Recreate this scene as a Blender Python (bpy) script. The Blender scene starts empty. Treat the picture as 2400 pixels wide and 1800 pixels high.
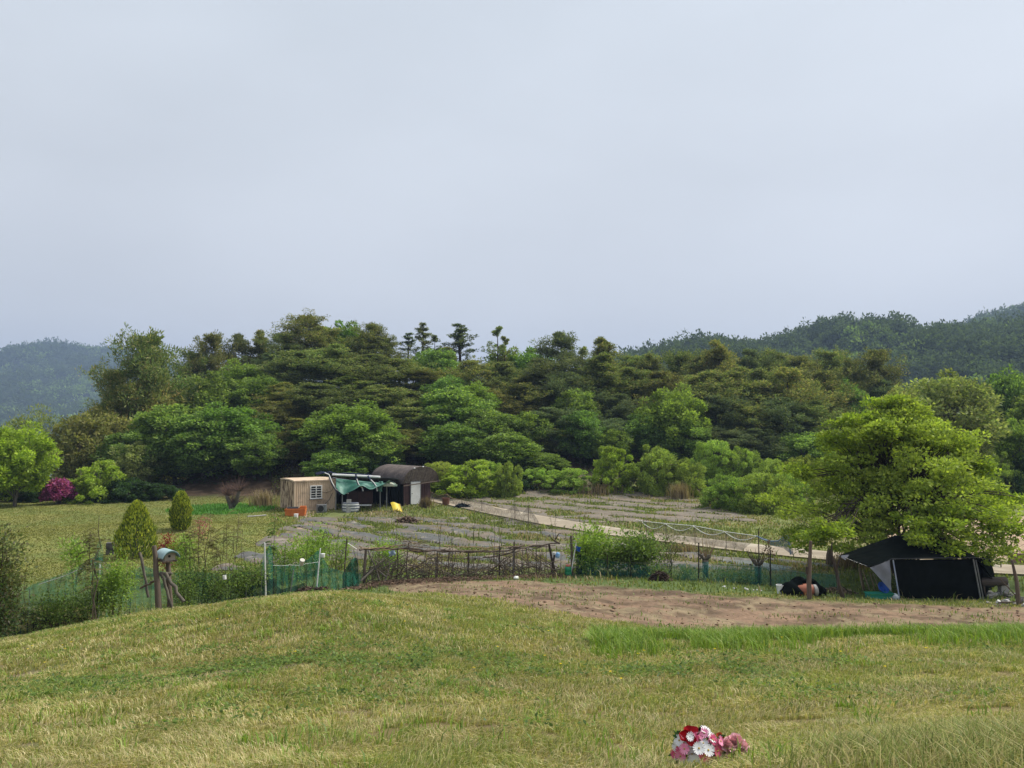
import bpy, math, random
import numpy as np
from mathutils import Vector, Matrix

# ---------------------------------------------------------------- camera, sky, sun, exposure
SC = bpy.context.scene
COL = SC.collection
F = 1813.0                                   # focal length in pixels of the 2400 px wide photograph
PITCH = math.atan(100 / F)
cam_d = bpy.data.cameras.new('camera'); cam = bpy.data.objects.new('camera', cam_d); COL.objects.link(cam)
cam_d.sensor_width = 36.0; cam_d.lens = 36.0 * F / 2400.0
cam_d.clip_start = 0.1; cam_d.clip_end = 8000
cam.location = (0, 0, 0); cam.rotation_euler = (math.pi / 2 + PITCH, 0, 0)
SC.camera = cam

SUN_EL, SUN_AZ = math.radians(52), math.radians(70)     # azimuth clockwise from +Y (view direction)
world = bpy.data.worlds.new("World"); SC.world = world; world.use_nodes = True
nt = world.node_tree; nt.nodes.clear()
def N(t, k, **kw):
    n = t.nodes.new(k)
    for a, b in kw.items(): setattr(n, a, b)
    return n
o_ = N(nt, 'ShaderNodeOutputWorld'); bg = N(nt, 'ShaderNodeBackground'); bg.inputs[1].default_value = 0.1
sky = N(nt, 'ShaderNodeTexSky', sky_type='NISHITA', sun_disc=False, sun_elevation=SUN_EL, sun_rotation=SUN_AZ)
sky.air_density = 1.0; sky.dust_density = 4.0; sky.ozone_density = 1.0
tc = N(nt, 'ShaderNodeTexCoord'); sep = N(nt, 'ShaderNodeSeparateXYZ')
nt.links.new(tc.outputs['Generated'], sep.inputs[0])
ramp = N(nt, 'ShaderNodeValToRGB')
ramp.color_ramp.elements[0].position = 0.0; ramp.color_ramp.elements[0].color = (0.425, 0.435, 0.455, 1)
ramp.color_ramp.elements[1].position = 1.0; ramp.color_ramp.elements[1].color = (0.49, 0.52, 0.56, 1)
e = ramp.color_ramp.elements.new(0.14); e.color = (0.435, 0.45, 0.475, 1)
e = ramp.color_ramp.elements.new(0.48); e.color = (0.455, 0.49, 0.53, 1)
nt.links.new(sep.outputs[2], ramp.inputs[0])
mp = N(nt, 'ShaderNodeMapping'); mp.inputs['Scale'].default_value = (1.3, 1.3, 3.2)
nt.links.new(tc.outputs['Generated'], mp.inputs[0])
nz = N(nt, 'ShaderNodeTexNoise'); nz.inputs['Scale'].default_value = 1.4; nz.inputs['Detail'].default_value = 5
nz.inputs['Roughness'].default_value = 0.45
nt.links.new(mp.outputs[0], nz.inputs['Vector'])
cr = N(nt, 'ShaderNodeMapRange'); cr.inputs[1].default_value = 0.3; cr.inputs[2].default_value = 0.7
cr.inputs[3].default_value = 9.0; cr.inputs[4].default_value = 10.6
nt.links.new(nz.outputs[0], cr.inputs[0])
# brighter towards the veiled sun on the right
sx = N(nt, 'ShaderNodeMapRange'); sx.inputs[1].default_value = -0.6; sx.inputs[2].default_value = 0.7
sx.inputs[3].default_value = 0.97; sx.inputs[4].default_value = 1.06
nt.links.new(sep.outputs[0], sx.inputs[0])
mm = N(nt, 'ShaderNodeMath', operation='MULTIPLY'); nt.links.new(cr.outputs[0], mm.inputs[0]); nt.links.new(sx.outputs[0], mm.inputs[1])
vm = N(nt, 'ShaderNodeVectorMath', operation='SCALE'); nt.links.new(ramp.outputs[0], vm.inputs[0]); nt.links.new(mm.outputs[0], vm.inputs['Scale'])
mx = N(nt, 'ShaderNodeMixRGB'); mx.inputs[0].default_value = 0.92
nt.links.new(sky.outputs[0], mx.inputs[1]); nt.links.new(vm.outputs[0], mx.inputs[2])
nt.links.new(mx.outputs[0], bg.inputs[0]); nt.links.new(bg.outputs[0], o_.inputs[0])

sd = bpy.data.lights.new('sun', 'SUN'); sd.energy = 3.0; sd.angle = math.radians(18); sd.color = (1.0, 0.95, 0.86)
sun = bpy.data.objects.new('sun', sd); COL.objects.link(sun)
dv = Vector((math.sin(SUN_AZ) * math.cos(SUN_EL), math.cos(SUN_AZ) * math.cos(SUN_EL), math.sin(SUN_EL)))
sun.rotation_euler = dv.to_track_quat('Z', 'Y').to_euler()
SC.view_settings.view_transform = 'Standard'; SC.view_settings.look = 'None'
SC.view_settings.exposure = 0.7; SC.view_settings.gamma = 1.0
SC.cycles.max_bounces = 6; SC.cycles.diffuse_bounces = 3; SC.cycles.transmission_bounces = 3
SC.cycles.transparent_max_bounces = 12; SC.cycles.volume_bounces = 0; SC.cycles.use_denoising = True

# ---------------------------------------------------------------- noise and terrain
rng = np.random.default_rng(7); random.seed(7)
_tab = np.random.default_rng(1).random((256, 256))
def vnoise(x, y, s=0):
    x = np.asarray(x, float) + s * 17.13; y = np.asarray(y, float) + s * 5.71
    xi = np.floor(x).astype(int); yi = np.floor(y).astype(int); fx = x - xi; fy = y - yi
    fx = fx * fx * (3 - 2 * fx); fy = fy * fy * (3 - 2 * fy)
    a = _tab[xi & 255, yi & 255]; b = _tab[(xi + 1) & 255, yi & 255]
    c = _tab[xi & 255, (yi + 1) & 255]; d = _tab[(xi + 1) & 255, (yi + 1) & 255]
    return (a * (1 - fx) + b * fx) * (1 - fy) + (c * (1 - fx) + d * fx) * fy
def fbm(x, y, s=0, o=4):
    v = 0; a = 0.5; t = 0
    for i in range(o):
        v = v + a * vnoise(np.asarray(x) * 2 ** i, np.asarray(y) * 2 ** i, s + i * 3); t += a; a *= 0.5
    return v / t
def sst(e0, e1, x):
    t = np.clip((np.asarray(x, float) - e0) / (e1 - e0), 0, 1); return t * t * (3 - 2 * t)

# nearby hillside, read column by column: distance -> height of the ground
def zz(py, Y): return -(py - 1000) / F * Y
COLS = {
 -900: [(4,1800),(8,1640),(12,1575),(16,1530),(18,-5.2),(34,-5.55)],
 0:    [(3,1860),(4,1790),(6,1690),(8,1627),(9,1608),(10,1580),(12,1540),(14,1515),(16,1503),(17,1502),(19,-5.35),(34,-5.5)],
 300:  [(3,1855),(4,1785),(6,1672),(8,1602),(9,1588),(10,1552),(12,1498),(14,1462),(16,1440),(18,1433),(19.5,-5.0),(24,-5.45),(34,-5.5)],
 600:  [(3,1850),(4,1780),(6,1655),(8,1572),(9,1552),(10,1510),(12,1452),(14,1420),(16,1403),(17.5,1399),(19.5,-4.9),(24,-5.4),(34,-5.5)],
 800:  [(3,1850),(4,1780),(6,1655),(8,1565),(9,1532),(10,1488),(12,1420),(14,1384),(15.5,1372),(17,1374),(19,-4.6),(24,-5.25),(34,-5.5)],
 1000: [(3,1850),(4,1780),(6,1660),(8,1575),(10,1515),(12,1465),(14,1430),(16,1408),(18,1395),(20,1389),(24,1379),(28,-5.35),(34,-5.5)],
 1200: [(3,1850),(4,1780),(6,1660),(8,1585),(10,1530),(12,1490),(14,1460),(16,1435),(18,1415),(20,1400),(24,1375),(28,-5.35),(34,-5.5)],
 1500: [(3,1850),(4,1775),(6,1662),(8,1588),(10,1535),(12,1502),(14,1480),(16,1462),(18,1443),(20,1422),(24,1382),(28,-5.35),(34,-5.5)],
 1650: [(3,1850),(4,1768),(6,1655),(8,1582),(10,1530),(12,1498),(13,1486),(15,1482),(18,1462),(20,-4.72),(24,-5.05),(28,-5.4),(34,-5.5)],
 1800: [(2.2,1850),(3,1778),(3.6,1762),(4,1752),(6,1650),(8,1580),(10,1525),(12,1488),(13,-3.55),(15,-4.35),(18,-4.7),(20,-4.85),(24,-5.15),(28,-5.4),(34,-5.5)],
 2100: [(2.2,1830),(3,1752),(3.6,1735),(4,1715),(6,1632),(8,1562),(10,1510),(12,1483),(13,-3.5),(15,-4.3),(18,-4.7),(20,-4.9),(24,-5.32),(28,-5.45),(34,-5.5)],
 2400: [(2.2,1830),(3,1745),(4,1702),(6,1622),(8,1557),(10,1507),(12,1482),(13,-3.5),(15,-4.3),(18,-4.75),(22,-5.15),(24,-5.35),(34,-5.5)],
 3300: [(3,1740),(4,1700),(8,1560),(12,1485),(15,-4.2),(22,-5.1),(34,-5.5)],
}
GT = np.arange(-1.3, 1.31, 0.02); GY = np.arange(0, 40.01, 0.2)
def _mk():
    ks = sorted(COLS); rows = []
    for k in ks:
        ys = [0.0, 1.6]; zs = [-1.32, -1.38]
        for (Y, v) in COLS[k]:
            ys.append(Y); zs.append(v if v < 0 else zz(v, Y))
        ys.append(40); zs.append(-5.5); rows.append(np.interp(GY, ys, zs))
    rows = np.array(rows); ts = np.array([(k - 1200) / F for k in ks]); out = np.zeros((len(GT), len(GY)))
    for j in range(len(GY)):
        out[:, j] = np.interp(GT, ts, rows[:, j])
    def blur(a, sig, ax):
        r = int(sig * 3) + 1; k = np.exp(-0.5 * (np.arange(-r, r + 1) / sig) ** 2); k /= k.sum()
        p = np.pad(a, [(r, r) if i == ax else (0, 0) for i in range(2)], mode='edge')
        return np.apply_along_axis(lambda v: np.convolve(v, k, mode='valid'), ax, p)
    return blur(blur(out, 2.0, 1), 2.2, 0)
GZ = _mk()
def far_z(x, y):
    z = -5.5 + 0.12 * (fbm(x / 9, y / 9, 3) - 0.5)
    k = np.exp(-((x + 20) / 33) ** 2) * sst(60, 92, y + 0.15 * (x + 20)) * 8.5
    k2 = sst(66, 120, y) * sst(-10, 20, x) * 3.0
    k3 = sst(58, 70, y) * np.exp(-((x + 17) / 12) ** 2) * 1.3
    # the lawn on the left ends in a bank down to the water
    dn = sst(62, 74, y) * sst(-26, -36, x) * 6.5
    # old low mound on the lawn
    m1 = 0.55 * np.exp(-(((x + 17.5) / 5.0) ** 2 + ((y - 40) / 3.2) ** 2))
    m2 = 0.5 * np.exp(-(((x + 25) / 5.0) ** 2 + ((y - 35) / 3.0) ** 2))
    back = sst(140, 230, y) * 4
    return z + k + k2 + k3 - dn + m1 + m2 - back
def ground_z(x, y):
    x = np.asarray(x, float); y = np.asarray(y, float)
    yy = np.clip(y, 0.0, 39.9); t = np.clip(x / np.maximum(yy, 1.2), -1.28, 1.28)
    a = (t - GT[0]) / 0.02; b = yy / 0.2
    i = np.clip(a.astype(int), 0, len(GT) - 2); j = np.clip(b.astype(int), 0, len(GY) - 2); fa = a - i; fb = b - j
    z = (GZ[i, j] * (1 - fa) + GZ[i + 1, j] * fa) * (1 - fb) + (GZ[i, j + 1] * (1 - fa) + GZ[i + 1, j + 1] * fa) * fb
    near = z + 0.05 * (fbm(x / 0.9, y / 0.9, 11, 3) - 0.5) * sst(1, 4, y)
    w = sst(28, 37, y)
    return near * (1 - w) + far_z(x, y) * w
def gz(x, y): return float(ground_z(np.array([x]), np.array([y]))[0])
def ray(px, py):
    u = (px - 1200) / F; v = (900 - py) / F; d = math.cos(PITCH) - v * math.sin(PITCH)
    return u / d, (math.sin(PITCH) + v * math.cos(PITCH)) / d
def at(px, py, Y):                          # point seen at a pixel, at distance Y
    a, b = ray(px, py); return Vector((a * Y, Y, b * Y))
def onground(px, Y):                        # foot point in a photo column at distance Y
    x = (px - 1200) / F * Y; return Vector((x, Y, gz(x, Y)))
def hit(px, py, y0=3.0, y1=200.0):          # where the sight line through a pixel meets the ground
    Y = np.arange(y0, y1, 0.05); a, b = ray(px, py)
    d = b * Y - ground_z(a * Y, Y); k = np.argmax(d < 0)
    return Vector((a * Y[k], Y[k], b * Y[k]))

# soil patch limits, per column
S_PX = np.array([880, 960, 1080, 1200, 1350, 1500, 1650, 1800, 1950, 2100, 2400, 3000])
S_LO = np.array([27.0, 23.5, 21.0, 18.8, 17.4, 16.0, 14.6, 13.4, 13.2, 13.2, 13.2, 13.2])
S_HI = np.array([27.0, 26.8, 26.9, 26.6, 25.6, 24.7, 23.8, 23.2, 23.0, 22.8, 22.0, 21.0])
def soil_mask(x, y):
    px = 1200 + F * x / np.maximum(y, 1); n = (fbm(x / 1.3, y / 1.3, 21) - 0.5) * 3.2 + (fbm(x / .35, y / .35, 22, 3) - 0.5) * 1.2
    lo = np.interp(px, S_PX, S_LO); hi = np.interp(px, S_PX, S_HI)
    return sst(-0.25, 0.25, y - lo + n * 0.8) * sst(-0.25, 0.25, hi - y + n * 0.5) * (px > 860)
# concrete farm track
ROAD = [(-15.0, 66.5), (-10.5, 65.0), (-6.8, 60.5), (-3.2, 54.0), (1.3, 46.2), (4.6, 41.5), (8.2, 37.4), (11.5, 34.3), (14.6, 31.9), (18.5, 29.6), (24, 27.2), (34, 24.0)]
def road_d(x, y):
    best = np.full(np.shape(x), 1e9)
    for (ax, ay), (bx, by) in zip(ROAD[:-1], ROAD[1:]):
        dx, dy = bx - ax, by - ay; L = dx * dx + dy * dy
        t = np.clip(((x - ax) * dx + (y - ay) * dy) / L, 0, 1)
        best = np.minimum(best, np.hypot(x - ax - t * dx, y - ay - t * dy))
    return best
def road_side(x, y):                         # >0 nearer than the track (camera side)
    rx = np.array([p[0] for p in ROAD]); ry = np.array([p[1] for p in ROAD])
    return np.interp(x, rx, ry) - y
# fields covered in woven weed fabric
def field_masks(x, y):
    px = 1200 + F * x / np.maximum(y, 1); rs = road_side(x, y)
    lo = sst(0, 0.6, rs - 2.2) * sst(0, .6, y - 29.3) * sst(-12.4, -11.9, x + 0.06 * (y - 40)) * sst(0, 0.8, 47.6 - y + 0.0 * x)
    lo = lo * (1 - sst(1920, 2000, px))
    cx, cy = 8.5, 53.5
    up = sst(0, 0.6, -rs - 2.0) * sst(0, .8, 64.5 - y - np.maximum(x - 7, 0) * 0.95) * sst(0, 1, 14.8 - x) * sst(-3.6, -2.8, x) * sst(0, 1, y - 44.5 + 0.0 * x)
    return lo, up
DIRX, DIRY = 0.70, -0.714                    # strips run with the track
def strip_v(x, y): return x * 0.714 + y * 0.70 + 0.5 * (fbm(x / 7, y / 7, 31) - .5)
def mat_mask(x, y):
    lo, up = field_masks(x, y); v = strip_v(x, y)
    n = (fbm(x / 1.2, y / 1.2, 33) - 0.5)
    s = np.abs(((v / 2.2) % 1.0) - 0.5) * 2.2              # 0 in the middle of a weedy gap
    lo_m = sst(0.26, 0.42, s + n * 1.5)
    s2 = np.abs(((v / 2.5 + .3) % 1.0) - 0.5) * 2.5
    up_m = sst(0.26, 0.42, s2 + n * 1.5)
    hole = sst(0.56, 0.66, fbm(x / 2.6, y / 1.7, 36))
    return np.maximum(lo * lo_m, up * up_m) * (1 - hole)

# ---------------------------------------------------------------- object helpers
def tag(o, label=None, cat=None, group=None, kind=None):
    if label: o['label'] = label
    if cat: o['category'] = cat
    if group: o['group'] = group
    if kind: o['kind'] = kind
    return o
def thing(name, label, cat, loc=(0, 0, 0), rz=0.0, group=None):
    o = bpy.data.objects.new(name, None); COL.objects.link(o); o.empty_display_size = 0.2
    o.location = loc; o.rotation_euler = (0, 0, rz); return tag(o, label, cat, group)
def link(name, me, mat, parent=None):
    if mat is not None and len(me.materials) == 0: me.materials.append(mat)
    o = bpy.data.objects.new(name, me); COL.objects.link(o)
    if parent is not None: o.parent = parent
    return o
def np_mesh(name, V, polys, col=None, smooth=False):
    """V (n,3); polys = list of integer arrays (m,k)"""
    me = bpy.data.meshes.new(name); V = np.asarray(V, np.float32)
    me.vertices.add(len(V)); me.vertices.foreach_set('co', V.ravel())
    idx = np.concatenate([p.ravel() for p in polys]).astype(np.int32)
    tot = np.concatenate([np.full(len(p), p.shape[1]) for p in polys]).astype(np.int32)
    st = np.concatenate([[0], np.cumsum(tot)[:-1]]).astype(np.int32)
    me.loops.add(len(idx)); me.loops.foreach_set('vertex_index', idx)
    me.polygons.add(len(tot)); me.polygons.foreach_set('loop_start', st); me.polygons.foreach_set('loop_total', tot)
    if smooth: me.polygons.foreach_set('use_smooth', np.ones(len(tot), bool))
    me.update(calc_edges=True)
    if col is not None:
        c = np.ones((len(V), 4), np.float32); c[:, :3] = col
        a = me.color_attributes.new('Col', 'FLOAT_COLOR', 'POINT'); a.data.foreach_set('color', c.ravel())
    return me
class MB:
    def __init__(s): s.v = []; s.f = []
    def add(s, vs, fs):
        n = len(s.v); s.v += [tuple(map(float, p)) for p in vs]; s.f += [tuple(n + i for i in f) for f in fs]
    def box(s, c, d, rz=0.0, M=None):
        hx, hy, hz = d[0] / 2, d[1] / 2, d[2] / 2
        P = [Vector((a * hx, b * hy, e * hz)) for a, b, e in ((-1,-1,-1),(1,-1,-1),(1,1,-1),(-1,1,-1),(-1,-1,1),(1,-1,1),(1,1,1),(-1,1,1))]
        R = M if M is not None else Matrix.Rotation(rz, 3, 'Z')
        s.add([R @ p + Vector(c) for p in P], [(0,3,2,1),(4,5,6,7),(0,1,5,4),(1,2,6,5),(2,3,7,6),(3,0,4,7)])
    def beam(s, a, b, w, h=None):            # square bar between two points
        a = Vector(a); b = Vector(b); d = b - a; q = d.to_track_quat('Z', 'Y').to_matrix()
        s.box((a + b) / 2, (w, h or w, d.length), M=q)
    def tube(s, pts, rad, n=6, cap=True):
        pts = [Vector(p) for p in pts]; m = len(pts)
        if not hasattr(rad, '__len__'): rad = [rad] * m
        vs = []; up = Vector((0.31, 0.2, 0.93))
        for i, p in enumerate(pts):
            d = (pts[min(i + 1, m - 1)] - pts[max(i - 1, 0)]); d = d.normalized() if d.length > 1e-9 else Vector((0, 0, 1))
            a = d.cross(up); a = a.normalized() if a.length > 1e-3 else d.cross(Vector((1, 0, 0))).normalized()
            b = d.cross(a)
            for k in range(n):
                t = 2 * math.pi * k / n; vs.append(p + (a * math.cos(t) + b * math.sin(t)) * rad[i])
        fs = [(i * n + k, i * n + (k + 1) % n, (i + 1) * n + (k + 1) % n, (i + 1) * n + k) for i in range(m - 1) for k in range(n)]
        if cap: fs += [tuple(range(n - 1, -1, -1)), tuple((m - 1) * n + k for k in range(n))]
        s.add(vs, fs)
    def lathe(s, prof, n=16, M=None, c=(0, 0, 0)):
        vs = []
        for r, z in prof:
            for k in range(n):
                t = 2 * math.pi * k / n; p = Vector((r * math.cos(t), r * math.sin(t), z))
                vs.append((M @ p if M is not None else p) + Vector(c))
        m = len(prof); fs = [(i * n + k, i * n + (k + 1) % n, (i + 1) * n + (k + 1) % n, (i + 1) * n + k) for i in range(m - 1) for k in range(n)]
        fs += [tuple(range(n - 1, -1, -1)), tuple((m - 1) * n + k for k in range(n))]; s.add(vs, fs)
    def sheet(s, fn, nu, nv, th=0.0):        # fn(u,v) -> point; optional thickness along z
        P = [[Vector(fn(i / nu, j / nv)) for j in range(nv + 1)] for i in range(nu + 1)]
        vs = [p for r in P for p in r]; w = nv + 1
        fs = [(i * w + j, (i + 1) * w + j, (i + 1) * w + j + 1, i * w + j + 1) for i in range(nu) for j in range(nv)]
        if th:
            n = len(vs); fs2 = [tuple(n + q for q in reversed(f)) for f in fs]
            vs2 = [p - Vector((0, 0, th)) if not isinstance(th, Vector) else p - th for p in vs]
            edge = [i * w for i in range(nu + 1)] + [nu * w + j for j in range(1, w)] + [i * w + nv for i in range(nu - 1, -1, -1)] + [j for j in range(nv - 1, 0, -1)]
            fs = fs + fs2 + [(edge[k], edge[(k + 1) % len(edge)], n + edge[(k + 1) % len(edge)], n + edge[k]) for k in range(len(edge))]
            vs = vs + vs2
        s.add(vs, fs)
    def build(s, name, mat, parent=None, smooth=False, bevel=0.0):
        me = bpy.data.meshes.new(name); me.from_pydata(s.v, [], s.f); me.validate()
        if smooth:
            me.polygons.foreach_set('use_smooth', np.ones(len(me.polygons), bool))
            try: me.set_sharp_from_angle(angle=math.radians(45))
            except Exception: pass
        o = link(name, me, mat, parent)
        if bevel:
            b = o.modifiers.new('bevel', 'BEVEL'); b.width = bevel; b.segments = 2; b.limit_method = 'ANGLE'
        return o

# ---------------------------------------------------------------- materials
MATS = {}
def mat_new(name):
    m = bpy.data.materials.new(name); m.use_nodes = True; m.node_tree.nodes.clear(); MATS[name] = m; return m, m.node_tree
def noise_fac(t, scale, detail=4, lo=0.35, hi=0.65, stretch=None, coord='Object', rough=0.6):
    c = N(t, 'ShaderNodeTexCoord'); n = N(t, 'ShaderNodeTexNoise'); n.inputs['Scale'].default_value = scale
    n.inputs['Detail'].default_value = detail; n.inputs['Roughness'].default_value = rough
    src = c.outputs[coord]
    if stretch:
        m = N(t, 'ShaderNodeMapping'); m.inputs['Scale'].default_value = stretch; t.links.new(src, m.inputs[0]); src = m.outputs[0]
    t.links.new(src, n.inputs['Vector'])
    r = N(t, 'ShaderNodeMapRange'); r.inputs[1].default_value = lo; r.inputs[2].default_value = hi
    t.links.new(n.outputs[0], r.inputs[0]); return r.outputs[0], n.outputs[0]
def paint(name, c1, c2=None, scale=3.0, rough=0.7, metal=0.0, spec=0.3, bump=0.15, bscale=None, stretch=None, lo=0.35, hi=0.65, c3=None, s3=1.0, bdist=0.02):
    m, t = mat_new(name); o = N(t, 'ShaderNodeOutputMaterial'); p = N(t, 'ShaderNodeBsdfPrincipled')
    p.inputs['Roughness'].default_value = rough; p.inputs['Metallic'].default_value = metal; p.inputs['Specular IOR Level'].default_value = spec
    c2 = c2 or tuple(v * 0.7 for v in c1)
    f, raw = noise_fac(t, scale, 5, lo, hi, stretch)
    x = N(t, 'ShaderNodeMixRGB'); x.inputs[1].default_value = (*c1, 1); x.inputs[2].default_value = (*c2, 1); t.links.new(f, x.inputs[0])
    out = x.outputs[0]
    if c3:
        f3, _ = noise_fac(t, s3, 4, 0.52, 0.62); x3 = N(t, 'ShaderNodeMixRGB'); x3.inputs[2].default_value = (*c3, 1)
        t.links.new(f3, x3.inputs[0]); t.links.new(out, x3.inputs[1]); out = x3.outputs[0]
    t.links.new(out, p.inputs['Base Color'])
    if bump:
        _, r2 = noise_fac(t, bscale or scale * 5, 4, stretch=stretch); b = N(t, 'ShaderNodeBump'); b.inputs['Strength'].default_value = bump
        b.inputs['Distance'].default_value = bdist; t.links.new(r2, b.inputs['Height']); t.links.new(b.outputs[0], p.inputs['Normal'])
    t.links.new(p.outputs[0], o.inputs[0]); return m
def leafmat(name, trans=0.35, gloss=0.02):
    """colour comes from the 'Col' attribute of each leaf times the object colour"""
    m, t = mat_new(name); o = N(t, 'ShaderNodeOutputMaterial'); a = N(t, 'ShaderNodeAttribute', attribute_name='Col')
    oi = N(t, 'ShaderNodeObjectInfo'); mu = N(t, 'ShaderNodeMixRGB', blend_type='MULTIPLY'); mu.inputs[0].default_value = 1
    t.links.new(a.outputs['Color'], mu.inputs[1]); t.links.new(oi.outputs['Color'], mu.inputs[2])
    d = N(t, 'ShaderNodeBsdfDiffuse'); tr = N(t, 'ShaderNodeBsdfTranslucent'); t.links.new(mu.outputs[0], d.inputs[0])
    br = N(t, 'ShaderNodeMixRGB', blend_type='MULTIPLY'); br.inputs[0].default_value = 1; br.inputs[2].default_value = (1.25, 1.35, 0.6, 1)
    t.links.new(mu.outputs[0], br.inputs[1]); t.links.new(br.outputs[0], tr.inputs[0])
    x = N(t, 'ShaderNodeMixShader'); x.inputs[0].default_value = trans; t.links.new(d.outputs[0], x.inputs[1]); t.links.new(tr.outputs[0], x.inputs[2])
    if gloss:
        g = N(t, 'ShaderNodeBsdfGlossy'); g.inputs['Roughness'].default_value = 0.45; g.inputs[0].default_value = (0.8, 0.85, 0.9, 1)
        y = N(t, 'ShaderNodeMixShader'); y.inputs[0].default_value = gloss; t.links.new(x.outputs[0], y.inputs[1]); t.links.new(g.outputs[0], y.inputs[2]); x = y
    t.links.new(x.outputs[0], o.inputs[0]); return m
def netmat(name, col, cover, c2=None, scale=6.0):
    """woven net: threads far below a pixel, so it both shows and lets through"""
    m, t = mat_new(name); o = N(t, 'ShaderNodeOutputMaterial'); d = N(t, 'ShaderNodeBsdfDiffuse'); d.inputs[0].default_value = (*col, 1)
    tr = N(t, 'ShaderNodeBsdfTransparent'); x = N(t, 'ShaderNodeMixShader')
    _, raw = noise_fac(t, scale, 5); r = N(t, 'ShaderNodeMapRange'); r.inputs[1].default_value = 0.3; r.inputs[2].default_value = 0.7
    r.inputs[3].default_value = max(0, cover - 0.25); r.inputs[4].default_value = min(1, cover + 0.25)
    t.links.new(raw, r.inputs[0]); t.links.new(r.outputs[0], x.inputs[0])
    t.links.new(tr.outputs[0], x.inputs[1]); t.links.new(d.outputs[0], x.inputs[2]); t.links.new(x.outputs[0], o.inputs[0]); return m
def groundmat(name, rough=0.95, bump=0.5, bscale=9.0, var=0.35, bdist=0.05):
    m, t = mat_new(name); o = N(t, 'ShaderNodeOutputMaterial'); p = N(t, 'ShaderNodeBsdfPrincipled'); p.inputs['Roughness'].default_value = rough
    p.inputs['Specular IOR Level'].default_value = 0.15
    a = N(t, 'ShaderNodeAttribute', attribute_name='Col'); _, r1 = noise_fac(t, bscale, 6); _, r2 = noise_fac(t, bscale * 0.23, 5)
    s = N(t, 'ShaderNodeMath', operation='ADD'); t.links.new(r1, s.inputs[0]); t.links.new(r2, s.inputs[1])
    mr = N(t, 'ShaderNodeMapRange'); mr.inputs[1].default_value = 0.7; mr.inputs[2].default_value = 1.3
    mr.inputs[3].default_value = 1 - var; mr.inputs[4].default_value = 1 + var; t.links.new(s.outputs[0], mr.inputs[0])
    v = N(t, 'ShaderNodeVectorMath', operation='SCALE'); t.links.new(a.outputs['Color'], v.inputs[0]); t.links.new(mr.outputs[0], v.inputs['Scale'])
    t.links.new(v.outputs[0], p.inputs['Base Color'])
    b = N(t, 'ShaderNodeBump'); b.inputs['Strength'].default_value = bump; b.inputs['Distance'].default_value = bdist
    t.links.new(r1, b.inputs['Height']); t.links.new(b.outputs[0], p.inputs['Normal']); t.links.new(p.outputs[0], o.inputs[0]); return m
M_LEAF = leafmat('leaf', 0.42, 0.01); M_NEEDLE = leafmat('needle', 0.38, 0.0); M_GRASS = leafmat('grass_blade', 0.3, 0.015)
M_BARK = paint('bark', (0.085, 0.065, 0.048), (0.04, 0.03, 0.024), 6, 0.95, bump=0.6, stretch=(1, 1, 0.25))
M_BARKG = paint('grey_bark', (0.16, 0.14, 0.11), (0.07, 0.06, 0.05), 8, 0.95, bump=0.5, stretch=(1, 1, 0.25))
M_TWIG = paint('twig', (0.15, 0.115, 0.08), (0.07, 0.055, 0.04), 4, 0.95)
M_STRAW = paint('dry_stem', (0.33, 0.24, 0.13), (0.2, 0.14, 0.075), 4, 0.9)
M_WOOD = paint('weathered_wood', (0.17, 0.13, 0.10), (0.085, 0.065, 0.05), 5, 0.9, bump=0.5, stretch=(3, 3, 0.4))
M_GROUND = groundmat('ground_cover'); M_SOIL = groundmat('tilled_soil', bump=0.9, bscale=7, var=0.4, bdist=0.08)

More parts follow.
